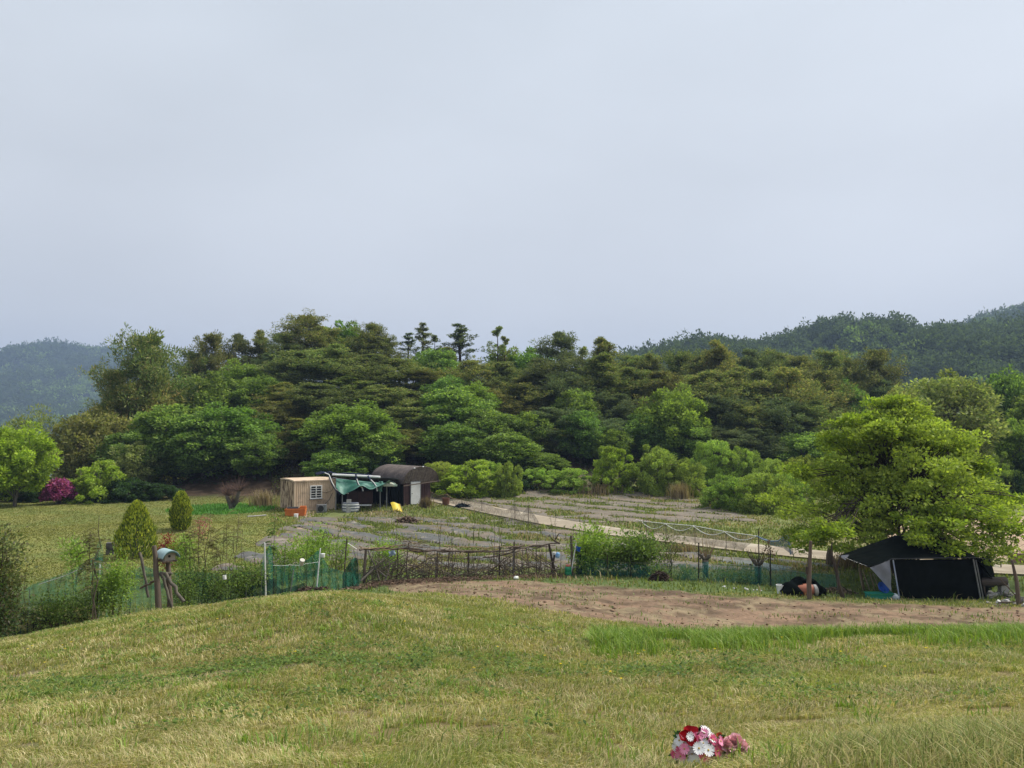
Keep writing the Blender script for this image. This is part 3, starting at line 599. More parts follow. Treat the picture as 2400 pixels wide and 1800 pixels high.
def make_pine(seed, H=11., R=3.0, style='layer', cols=C_PINE):
    g = np.random.default_rng(seed); mb = MB(); lean = g.normal(0, .25, 2)
    tp = lambda t: np.array([lean[0] * math.sin(t * 2.2) * 1.2, lean[1] * math.sin(t * 1.8), H * t])
    mb.tube([tp(i / 9) for i in range(10)], [.17 * (1 - i / 9) * H / 11 + .025 for i in range(10)], 7, cap=False)
    cs = []; rs = []; w = []
    t0 = {'layer': .16, 'round': .22, 'tall': .14, 'sparse': .25, 'brown': .16}[style]
    nb = {'layer': 50, 'round': 60, 'tall': 60, 'sparse': 26, 'brown': 60}[style]
    for i in range(nb):
        t = t0 + (1 - t0) * min(.995, max(0, (i + g.normal(.4, 3.0)) / nb)); s = (t - t0) / (1 - t0)
        if style == 'round': rad = R * math.sqrt(max(.05, 1 - (max(0, s - .35) / .68) ** 2)) * (.75 + .25 * min(1, s * 3))
        elif style in ('tall', 'sparse'): rad = R * (1 - s) ** .75 * (.75 + .25 * min(1, s * 4)) + .25
        else: rad = R * (1 - max(0, s - .45) ** 1.5 * 2.0) * (.65 + .35 * min(1, s * 2.2))
        rad *= g.uniform(.5, 1.25) * (1 + .25 * math.sin(i * 2.4 * 2 + seed)); az = i * 2.4 + g.normal(0, .5); a = tp(t)
        up = {'layer': g.uniform(.0, .55), 'round': g.uniform(.0, .3) + .5 * s, 'tall': g.uniform(-.05, .5), 'sparse': g.uniform(.45, 1.3), 'brown': g.uniform(.05, .4) + .35 * s}[style]
        b = a + np.array([math.cos(az) * rad, math.sin(az) * rad, rad * up]); b[2] = min(b[2], H * 1.01)
        pts = limb(mb, a, b, .05 * (1.15 - t) * 1.3 + .012, .012, seed * 97 + i, sag=-.04)
        for q in np.linspace(.35, 1.0, 6 if style != 'sparse' else 7):
            p = a * (1 - q) + b * q; k = 3 if style != 'sparse' else 1
            for z in range(k):
                o = g.normal(0, .22 * rad * .5 * (.6 + q), 3); o[2] = o[2] * .85
                cs.append(p + o + [0, 0, .10]); rr = g.uniform(.26, .5) * (.8 + .2 * rad / R) if style != 'sparse' else g.uniform(.08, .17)
                rs.append([rr, rr, rr * (.85 if style in ('layer', 'tall', 'brown') else .95)]); w.append(rr * rr)
    for z in range(5): cs.append(tp(1) + [g.normal(0, .15), g.normal(0, .15), -.1 * z]); rs.append([.3, .3, .25] if style != 'sparse' else [.09, .09, .22]); w.append(.09 if style != 'sparse' else .02)
    w = np.array(w); w = w / w.mean()
    V, c = clump_leaves(np.array(cs), np.array(rs), 27 if style != 'sparse' else 22, .23, cols, seed + 5, flat=.8, updir=.9, aspect=.32, shell=.2, weights=w)
    return dict(trunk=mesh_of(mb, 'pine_trunk', M_BARK), crown=quads_mesh('pine_crown', V, c), H=H, W=2 * R, mat=M_NEEDLE)

def make_broad(seed, H=8., R=2.8, base=.22, n=58, per=230, size=.22, cols=C_BROAD, shape='egg', clump=.8, trunks=1, aspect=.55, tr=.14, barkmat=None, twigs=1.0, gap=0.0, updir=.35, prof=None, qlo=.55, flatz=.62):
    g = np.random.default_rng(seed); mb = MB(); cs = []; rs = []
    stems = []
    for k in range(trunks):
        az = 6.28 * k / trunks + g.random(); sp = 0 if trunks == 1 else R * .45
        top = np.array([math.cos(az) * sp, math.sin(az) * sp, H * .72]); b0 = np.array([math.cos(az) * sp * .12, math.sin(az) * sp * .12, 0.])
        pts = limb(mb, b0, top, tr / math.sqrt(trunks) * 1.1, tr * .25, seed * 31 + k, n=8, sides=7, wob=.10); stems.append(pts)
    for i in range(n):
        s = (i + .5) / n; az = i * 2.39996 + g.normal(0, .3); ph = math.acos(1 - 2 * s)
        if shape == 'egg': rz = (H * (1 - base)) / 2; c0 = H * base + rz * .95; dr = 1.0
        elif shape == 'cone': rz = (H * (1 - base)) / 2; c0 = H * base + rz * .8; dr = 1.0
        else: rz = H * (1 - base) * .62; c0 = H * base + rz * .42; dr = 1.05
        q = g.uniform(qlo, .95) ** .8 * (1 + .16 * (fbm(np.array([math.cos(az) * 1.5 + seed]), np.array([math.sin(az) * 1.5 + s * 3]), seed)[0] - .5) * 2)
        z = c0 + math.cos(ph) * rz * q; rr = math.sin(ph) * R * q * dr
        if shape == 'cone' and not prof: rr *= (1.25 - .85 * (z - H * base) / (H * (1 - base)))
        if prof: hh = g.random() ** .85; rr = R * np.interp(hh, prof[0], prof[1]) * (.82 + .42 * vnoise(math.cos(az) * 2 + 5, math.sin(az) * 2 + hh * 3.5, seed)) * g.uniform(.25, 1.03) ** .55; z = H * (base + (1 - base) * hh)
        p = np.array([math.cos(az) * rr, math.sin(az) * rr, max(z, H * base * .6)])
        if gap and g.random() < gap: continue
        cr_ = clump * R / 2.8 * g.uniform(.6, 1.25); cs.append(p); rs.append([cr_, cr_, cr_ * flatz])
        st = stems[i % trunks]; hz = np.clip(p[2] * .55 / (H * .72), .12, .98); a = np.array(st[int(hz * 8)])
        limb(mb, a, p, (.045 if not prof else .022) * tr / .14, .008, seed * 53 + i, sag=.06, n=5, sides=4, wob=.14)
        for z_ in range(int(3 * twigs)):
            e = p + g.normal(0, cr_ * .6, 3); limb(mb, a * .3 + p * .7, e, .014, .005, seed * 71 + i * 5 + z_, n=3, sides=3, wob=.2)
    for k in range(int(n * (.3 if prof else .35))):                          # fill in the inside
        az = g.random() * 6.28; r = g.random() ** .5 * R * .6; cs.append([math.cos(az) * r, math.sin(az) * r, H * g.uniform(base + .12, .85)]); rs.append([clump * R / 2.8 * .9] * 2 + [clump * R / 2.8 * .5])
    V, c = clump_leaves(np.array(cs), np.array(rs), per, size, cols, seed + 3, flat=.95, updir=updir, upn=.4, aspect=aspect, shell=.3)
    return dict(trunk=mesh_of(mb, 'tree_trunk', barkmat or M_BARKG), crown=quads_mesh('tree_crown', V, c), H=H, W=2 * R, mat=M_LEAF)

KIND = {}
def variant(k, i):
    if (k, i) in KIND: return KIND[(k, i)]
    s = 100 + i * 17
    v = {'layer': lambda: make_pine(s + 1, 11, 3.2, 'layer'), 'round': lambda: make_pine(s + 2, 11, 2.7, 'round'), 'tall': lambda: make_pine(s + 3, 12, 2.5, 'tall'),
         'dark': lambda: make_pine(s + 4, 11, 3.0, 'brown', C_DARKP), 'sparse': lambda: make_pine(s + 5, 12, 1.7, 'sparse', C_DARKP), 'open': lambda: make_pine(s + 9, 12, 2.0, 'sparse', C_PINE),
         'brown': lambda: make_pine(s + 6, 11, 3.0, 'brown', C_PINEB),
         'broad': lambda: make_broad(s + 7, 8, 2.9, .12, 120, 150, .23, clump=.62, flatz=.8, qlo=.45, updir=.7), 'bright': lambda: make_broad(s + 8, 8, 2.9, .12, 110, 150, .23, clump=.62, flatz=.8, qlo=.45, updir=.7, cols= ([(.20, .30, .06), (.14, .225, .05), (.26, .37, .075)], (4, 3, 2))),
         'yellow': lambda: make_broad(s + 10, 9, 3.2, .15, 110, 140, .23, C_YELL, clump=.62, flatz=.8, qlo=.45, updir=.7),
         'bush': lambda: make_broad(s + 11, 3, 1.9, .03, 90, 240, .095, ([(.31, .39, .085), (.23, .31, .07), (.40, .46, .11)], (4, 3, 2)), 'dome', .46, 5, tr=.05, updir=1.1, twigs=1, qlo=.25, flatz=.8),
         'limebush': lambda: make_broad(s + 12, 3, 1.7, .05, 70, 170, .13, C_LIME, 'dome', .44, 4, tr=.05, updir=.8, qlo=.3, flatz=.75),
         'darkbush': lambda: make_broad(s + 13, 2, 1.8, .0, 40, 300, .13, ([(.045, .085, .03), (.03, .06, .022), (.065, .115, .038)], (4, 3, 2)), 'dome', .5, 3, tr=.05),
         'wispy': lambda: make_broad(s + 14, 8, 3.2, .25, 50, 140, .16, C_YELL, 'dome', .8, 2, gap=.15, tr=.16, barkmat=M_BARK)}[k]()
    KIND[(k, i)] = v; return v
LOOK = {'layer': ('pine', 'pine_tree', ['olive pine with flat layered branches', 'dull olive pine with spreading tiers']),
        'round': ('pine', 'pine_tree', ['rounded olive pine', 'dense round topped pine']), 'tall': ('pine', 'pine_tree', ['tapering olive pine', 'narrow olive pine']),
        'dark': ('pine', 'pine_tree', ['dark blue green conifer', 'very dark pine']), 'sparse': ('pine', 'pine_tree', ['thin dark conifer with bare gaps', 'ragged sparse dark conifer']),
        'open': ('pine', 'pine_tree', ['thin open topped pine', 'airy see through pine']), 'brown': ('pine', 'pine_tree', ['brownish pine with rusty shoots', 'brown tinged pine']),
        'broad': ('tree', 'broadleaf_tree', ['mid green leafy tree', 'full green broadleaf tree']), 'bright': ('tree', 'broadleaf_tree', ['fresh bright green tree', 'bright leafy tree']),
        'yellow': ('tree', 'broadleaf_tree', ['yellowish green tree']), 'bush': ('bush', 'bush', ['light green feathery bush']), 'limebush': ('bush', 'bush', ['yellow lime leafy bush']),
        'darkbush': ('bush', 'bush', ['dark green low bush']), 'wispy': ('tree', 'broadleaf_tree', ['wispy see through tree with dark limbs'])}
def landmark(px):
    L = [(130, 'above the magenta azalea'), (300, 'above the lime bush'), (420, 'above the golden conifers'), (560, 'above the pruned stump'), (650, 'left of the beige cabin'), (740, 'above the beige cabin'), (840, 'above the tarpaulin lean-to'),
         (960, 'above the arched shed'), (1100, 'above the far lime bush'), (1250, 'above the upper field start'), (1400, 'above mid upper field'),
         (1560, 'above the upper field end'), (1700, 'over the pale bushes'), (1850, 'left of the lime tree'), (2050, 'behind the lime tree'), (2250, 'above the black shelter'), (9999, 'at the right edge')]
    for a, b in L:
        if px < a: return b
used_labels = {}
def plant(k, i, px, ytop, wpx, Y, row, tint=(1, 1, 1), label=None, rz=None, group='trees of the wood', name=None):
    v = variant(k, i); p = onground(px, Y); zt = at(px, ytop, Y).z; H = zt - p.z; W = wpx * Y / F
    cat, nm, looks = LOOK[k]; root = thing(name or nm, None, cat, p - Vector((0, 0, .12)), rz if rz is not None else (px * 7.31) % 6.28, group)
    root.scale = (W / v['W'], W / v['W'], (H + .12) / v['H'])
    for part in ('trunk', 'crown'):
        o = bpy.data.objects.new(part if k not in ('bush', 'limebush', 'darkbush') else {'trunk': 'stem', 'crown': 'foliage'}[part], v[part]); COL.objects.link(o); o.parent = root
        if part == 'crown':
            if not v[part].materials: v[part].materials.append(v['mat'])
            o.color = (*tint, 1)
    lab = label or f"{looks[i % len(looks)]} {row} {landmark(px)}"
    used_labels.setdefault(lab, []).append((px, root)); return root
def finish_labels():
    names = ['leftmost', 'second', 'third', 'fourth', 'fifth', 'sixth', 'seventh']
    for lab, L in used_labels.items():
        if len(L) == 1: L[0][1]['label'] = lab; continue
        L.sort(key=lambda a: a[0])
        for j, (px, r) in enumerate(L): r['label'] = f"{lab}, {('left' if j == 0 else 'right') if len(L) == 2 else (names[j] if j < len(L) - 1 else 'rightmost')}"

SKY_ROW = 'on the skyline'; MID = 'halfway up the wood'; LOW = 'low at the wood edge'
T = [ # kind, variant, px, top, width, Y
 # skyline
 ('round',0,368,806,165,74,SKY_ROW), ('round',1,290,884,130,76,SKY_ROW), ('layer',0,345,890,210,73,MID), ('brown',0,495,798,110,88,SKY_ROW), ('round',0,452,838,110,86,SKY_ROW), ('dark',0,562,796,105,92,SKY_ROW),
 ('tall',0,610,782,110,93,SKY_ROW), ('round',1,703,747,130,92,SKY_ROW), ('brown',1,660,790,120,90,SKY_ROW), ('bright',0,806,752,130,96,SKY_ROW), ('layer',1,760,772,120,92,SKY_ROW), ('round',0,866,768,100,93,SKY_ROW),
 ('brown',0,905,796,110,91,SKY_ROW), ('sparse',0,983,764,90,95,SKY_ROW), ('sparse',1,948,784,80,97,SKY_ROW), ('open',0,1015,792,60,94,SKY_ROW), ('sparse',1,1091,766,120,95,SKY_ROW), ('sparse',0,1070,784,70,94,SKY_ROW), ('open',1,1156,774,90,94,SKY_ROW), ('open',0,1190,795,60,95,SKY_ROW),
 ('tall',1,1045,818,110,90,SKY_ROW), ('broad',0,1020,812,130,88,SKY_ROW), ('bright',1,1240,815,150,95,SKY_ROW), ('bright',0,1190,812,110,97,SKY_ROW), ('dark',0,1318,790,150,88,SKY_ROW), ('tall',1,1420,800,130,87,SKY_ROW), ('open',0,1365,818,80,90,SKY_ROW),
 ('round',0,1475,842,120,92,SKY_ROW), ('layer',0,1530,840,130,90,SKY_ROW), ('round',1,1590,832,110,92,SKY_ROW), ('brown',1,1640,842,120,90,SKY_ROW), ('layer',1,1700,810,150,88,SKY_ROW), ('dark',1,1760,830,120,90,SKY_ROW), ('round',0,1830,836,140,92,SKY_ROW),
 ('brown',0,1885,846,120,90,SKY_ROW), ('round',1,1945,834,110,92,SKY_ROW), ('brown',1,2053,832,140,86,SKY_ROW), ('layer',0,1995,850,120,88,SKY_ROW),
 # middle
 ('broad',0,430,880,150,78,MID), ('broad',1,500,865,170,78,MID), ('bright',1,570,845,140,82,MID), ('broad',0,610,880,150,79,MID), ('brown',0,700,830,170,82,MID), ('dark',0,625,835,100,86,MID), ('layer',1,775,815,190,83,MID), ('brown',1,860,835,180,82,MID),
 ('layer',0,940,845,160,83,MID), ('tall',0,820,880,170,78,MID), ('brown',0,740,905,190,75,MID), ('layer',0,900,905,190,75,MID), ('round',0,1000,870,150,82,MID), ('broad',1,1050,880,130,80,MID), ('layer',1,1110,850,160,83,MID), ('brown',0,1170,855,150,83,MID), 
 ('tall',0,655,900,140,76,MID), ('brown',1,655,945,150,72,MID), ('layer',1,975,945,170,72,MID), ('dark',1,1270,850,170,80,MID), ('layer',0,1225,885,150,78,MID), ('brown',1,1160,920,130,76,MID), ('tall',0,1405,835,170,80,MID), ('broad',0,1350,905,130,76,MID), ('dark',0,1330,880,150,78,MID),
 ('layer',1,1480,870,170,82,MID), ('brown',0,1545,880,150,80,MID), ('dark',1,1450,930,150,76,MID), ('layer',0,1640,880,190,80,MID), ('layer',1,1720,870,190,78,MID), ('brown',1,1790,875,170,80,MID), ('layer',0,1850,870,180,78,MID), ('brown',0,1920,880,160,80,MID), ('dark',0,1680,935,180,74,MID), ('layer',1,1760,945,180,73,MID), 
 ('dark',1,1830,940,170,74,MID), ('layer',0,1900,945,170,74,MID), ('dark',0,1600,960,130,74,MID), ('broad',1,1980,890,130,82,MID), ('dark',1,2060,900,150,84,MID), ('layer',1,250,945,170,74,MID), ('round',0,300,960,150,72,MID),
 # front
 ('broad',0,415,945,230,68,LOW), ('bright',1,545,945,200,67,LOW), ('broad',1,480,965,190,66,LOW), ('broad',0,330,1000,190,66,LOW), ('broad',1,600,1010,140,65,LOW), ('bright',0,822,940,210,66,LOW), ('broad',0,760,975,160,68,LOW), ('broad',1,880,1000,150,65,LOW), ('broad',0,790,1050,150,62.5,LOW),
 ('tall',0,690,985,130,67,LOW), ('brown',0,960,1010,140,68,LOW), ('broad',0,1065,905,190,72,LOW), ('bright',1,1110,895,120,75,LOW), ('broad',1,1150,955,160,70,LOW), ('broad',0,1060,990,170,67,LOW), ('broad',1,1190,1010,160,66,LOW), ('broad',0,1235,960,130,71,LOW), ('dark',0,1290,960,160,72,LOW),
 ('brown',1,1300,1000,120,72,LOW), ('broad',1,1360,960,130,71,LOW), ('broad',0,1270,1060,130,66,LOW), ('bright',0,1572,902,160,72,LOW), ('broad',1,1520,960,140,72,LOW), ('broad',0,1610,985,150,71,LOW), ('dark',1,1440,985,140,73,LOW), ('broad',1,1430,1000,110,70,LOW), ('dark',0,1760,1010,160,70,LOW), ('dark',1,1690,1010,140,71,LOW), ('broad',0,1880,1010,150,70,LOW),
 ('yellow',0,2215,858,250,60,LOW), ('yellow',1,2120,900,150,64,LOW), ('broad',1,2375,862,170,70,LOW), ('bright',0,2390,980,140,60,LOW), ('broad',0,2290,960,150,66,LOW), ('broad',1,2440,900,170,66,LOW),
 ('wispy',0,85,920,190,70,LOW), ('yellow',1,225,945,200,68,LOW), ('yellow',0,320,1030,120,64,LOW)]
for (k, i, px, yt, w, Y, row) in T:
    jt = .84 + .32 * ((px * 13 % 97) / 97); ju = (px * 7 % 31) / 31; plant(k, (i + (px // 10) % 3) % 3 if k not in ('wispy',) else i, px, yt, w, Y, row, (jt * (.88 + .24 * ju), jt, jt * (1.05 - .1 * ju)))
B_ = [('limebush',0,1090,1068,170,60), ('bush',1,1030,1075,110,61), ('bush',0,1192,1062,80,60), ('bush',1,1150,1085,90,62), ('limebush',1,1440,1034,120,62), ('bush',1,1330,1085,140,62), ('bush',0,1265,1098,110,63), ('bush',0,1535,1032,150,61), ('bush',0,1600,1050,130,60), ('bush',1,1670,1026,130,64),
 ('bush',0,1735,1042,120,64), ('bush',1,1800,1052,120,63), ('bush',0,1700,1100,150,52), ('bush',1,1790,1092,170,50), ('bush',1,1850,1110,110,52), ('bush',0,1880,1060,120,62), ('bush',1,1960,1060,130,62),('darkbush',0,2030,1085,120,60), ('bush',0,2330,1050,120,58), ('darkbush',1,2390,1060,110,58),
 ('limebush',0,225,1068,140,57), ('darkbush',0,300,1112,150,58), ('darkbush',1,265,1120,130,58.5), ('darkbush',0,375,1128,110,59), ('darkbush',1,20,1115,120,58), ('darkbush',0,95,1105,110,58), ('bright',1,42,990,170,54), ('bright',0,-10,1015,150,54), ('darkbush',1,140,1115,90,60), ('darkbush',1,195,1122,80,59),
 ('darkbush',0,1225,1110,110,63), ('darkbush',1,1010,1105,80,62), ('darkbush',0,900,1060,110,64)]
for (k, i, px, yt, w, Y) in B_:
    if k == 'bush': w *= .88; yt += (px * 7 % 23) - 11
    jt = .78 + .4 * ((px * 17 % 53) / 53); r = plant(k, i, px, yt + (8 if k == 'bush' and px % 3 == 0 else 0), w, Y, 'standing' if Y > 56 else 'in front of the wood', group='bushes along the wood edge', tint=(jt * (.85 + .25 * ((px * 5 % 17) / 17)), jt, jt) if k == 'bush' else ((1.45, 1.3, .8) if k == 'bright' else (1, 1, 1)))
# ---------------------------------------------------------------- cabins
def pm(n, *a, **k): return paint(n, *a, **k)
M_BEIGE = pm('beige_sheet', (0.66, 0.51, 0.36), (0.57, 0.43, 0.30), 1.5, .6, bump=.05, stretch=(1, 1, .35), c3=(.40, .30, .215), s3=1.1)
M_RUST = pm('rusted_sheet', (0.62, 0.48, 0.33), (0.52, 0.39, 0.27), 1.5, .7, bump=.05, stretch=(1, 1, .3)); 
def _rust():
    m = M_RUST; t = m.node_tree; p = [n for n in t.nodes if n.type == 'BSDF_PRINCIPLED'][0]; src = p.inputs['Base Color'].links[0].from_socket
    f, _ = noise_fac(t, 5.0, 5, .49, .55, stretch=(3.5, 3.5, .3)); x = N(t, 'ShaderNodeMixRGB'); x.inputs[2].default_value = (.085, .045, .03, 1); t.links.new(f, x.inputs[0]); t.links.new(src, x.inputs[1]); t.links.new(x.outputs[0], p.inputs['Base Color'])
_rust()
M_WHITE = pm('white_paint', (.78, .78, .76), (.66, .66, .63), 4, .5, bump=.03)
M_DARK = pm('dark_glass', (.02, .022, .025), (.03, .03, .03), 3, .15, bump=0)
M_MAROON = pm('maroon_sheet', (.065, .028, .026), (.04, .02, .02), 3, .6, bump=.1)
M_ROOFB = pm('brown_roof_sheet', (.105, .085, .075), (.075, .06, .055), 2, .75, bump=.1, c3=(.14, .115, .10), s3=2.5)
M_STEEL = pm('galvanised', (.28, .29, .30), (.20, .21, .22), 5, .45, metal=.5, bump=.05)
M_BLACKC = pm('black_cloth_and_shade', (.005, .007, .0065), (.008, .010, .009), 5, 1.0, spec=.0, bump=.2, bscale=60)  # real cloth on shelter and jar, interior shade in the lean-to
M_GREENT = pm('green_tarpaulin', (.02, .12, .08), (.13, .26, .205), 1.6, .5, bump=.5, bscale=7, lo=.42, hi=.62)
M_NAVY = pm('navy_hose', (.012, .02, .055), (.02, .03, .08), 3, .45, bump=0)
M_BLUE = pm('blue_plastic', (.03, .12, .50), (.02, .08, .38), 3, .35, bump=0)
M_GREENP = pm('green_plastic', (.02, .22, .10), (.015, .16, .08), 4, .4, bump=0)
M_ORANGE = pm('orange_plastic', (.62, .19, .045), (.48, .13, .035), 3, .55, bump=.1)
M_GREYC = pm('grey_cloth', (.22, .235, .27), (.16, .17, .20), 3, .85, bump=.3)
M_STONE = pm('stone', (.42, .40, .37), (.22, .21, .19), 4, .9, bump=.5, bscale=10)
M_TERRA = pm('terracotta', (.36, .13, .075), (.25, .09, .06), 3, .6, bump=.1)
M_YEL = pm('yellow_plastic', (.72, .55, .045), (.60, .44, .05), 4, .5, bump=.1)
M_REDP = pm('red_plastic', (.55, .16, .12), (.45, .1, .08), 4, .4, bump=0)
M_SOFFIT = pm('ribbed_soffit', (.22, .18, .16), (.10, .08, .07), 6, .7, bump=.1)
M_TIN = pm('roof_blue_grey', (.34, .46, .46), (.27, .39, .40), 3, .55, bump=.05)
M_CONC = pm('concrete_grey', (.40, .39, .37), (.30, .29, .27), 5, .9, bump=.3)

def corr(mb, a, b, z0, z1, pitch=.13, amp=.018, th=.02):
    """corrugated upright sheet between ground points a and b"""
    a = Vector(a); b = Vector(b); d = b - a; L = d.length; d /= L; n = Vector((d.y, -d.x, 0)); m = max(4, int(L / pitch * 6))
    def f(u, v): s = u * L; return a + d * s + n * (amp * max(-.6, min(.6, math.sin(s / pitch * 2 * math.pi))) / .6) + Vector((0, 0, z0 + (z1 - z0) * v))
    mb.sheet(f, m, 1, th=-n * (-th))
def cabin():
    g = onground(694, 50.4); W, L, H = 2.7, 2.95, 1.95
    t = thing('cabin', 'small beige corrugated metal cabin with a barred white window', 'cabin', g, math.radians(33))
    w = MB(); corr(w, (0, 0, 0), (W, 0, 0), 0, H - .03); corr(w, (W, 0, 0), (W, L, 0), 0, H - .03); corr(w, (W, L, 0), (0, L, 0), 0, H - .03); w.build('wall', M_BEIGE, t)
    w = MB(); corr(w, (0, L, 0), (0, 0, 0), 0, H - .03, amp=.026); tag(w.build('side_wall', M_RUST, t), 'rust streaked side wall')
    r = MB(); r.sheet(lambda u, v: (-.07 + (W + .14) * u, -.07 + (L + .14) * v, H + .05 + .05 * math.sin(v * math.pi)), 10, 10, th=.07); r.build('roof', M_BEIGE, t, bevel=.01)
    b = MB()
    for c in ((0, 0), (W, 0), (0, L), (W, L)): b.box((c[0], c[1], H / 2 - .02), (.09, .09, H - .06))
    b.box((W / 2, L / 2, .02), (W - .1, L - .1, .1)); b.build('corner_post', M_BEIGE, t)
    x0, x1, z0, z1 = 1.03, 1.77, .82, 1.62; f = MB(); y = -.05
    for (c, d) in (((x0, y, (z0 + z1) / 2), (.06, .07, z1 - z0 + .06)), ((x1, y, (z0 + z1) / 2), (.06, .07, z1 - z0 + .06)), (((x0 + x1) / 2, y, z1), (x1 - x0 - .06, .07, .06)), (((x0 + x1) / 2, y, z0), (x1 - x0 - .06, .07, .06)), (((x0 + x1) / 2, y - .005, (z0 + z1) / 2), (.06, .07, z1 - z0 - .06))): f.box(c, d)
    fr = f.build('window', M_WHITE, t); p = MB(); p.box(((x0 + x1) / 2, -.035, (z0 + z1) / 2), (x1 - x0 - .04, .02, z1 - z0 - .04)); p.build('pane', M_DARK, fr)
    p = MB()
    for i in range(1, 5): p.box(((x0 + x1) / 2, -.10, z0 + (z1 - z0) * i / 5), (x1 - x0, .022, .028))
    p.build('window_bar', M_WHITE, fr); s = MB(); s.box(((x0 + x1) / 2, -.1, z0 - .05), (.9, .14, .035)); s.build('sill', M_STEEL, fr)
    c = MB(); c.tube([(2.7, -.06, 1.7), (2.45, -.07, 1.25), (2.1, -.06, 1.15), (1.8, -.05, 1.2)], .013, 5); c.tube([(2.5, -.07, 1.1), (2.3, -.08, .7), (2.0, -.08, .4), (1.6, -.1, .15)], .016, 5); c.build('cable', M_DARK, t)
    # condenser beside the wall
    q = thing('air_conditioner', 'dusty outdoor unit with a round grille in front of the beige cabin', 'machine', onground(757, 49.9), math.radians(30))
    b = MB(); b.box((0, 0, .28), (.62, .26, .5)); b.build('casing', pm('unit_grey', (.20, .21, .21), (.12, .12, .12), 6, .6), q, bevel=.015); k = MB()
    k.lathe([(.19, 0), (.20, .02), (.17, .03), (.03, .03), (.02, .05)], 18, Matrix.Rotation(math.pi / 2, 3, 'X'), (-.1, -.13, .28)); k.build('fan_grille', M_DARK, q); k = MB(); k.box((.24, -.14, .3), (.1, .03, .4)); k.build('side_panel', M_BLUE if False else M_STEEL, q)
cabin()

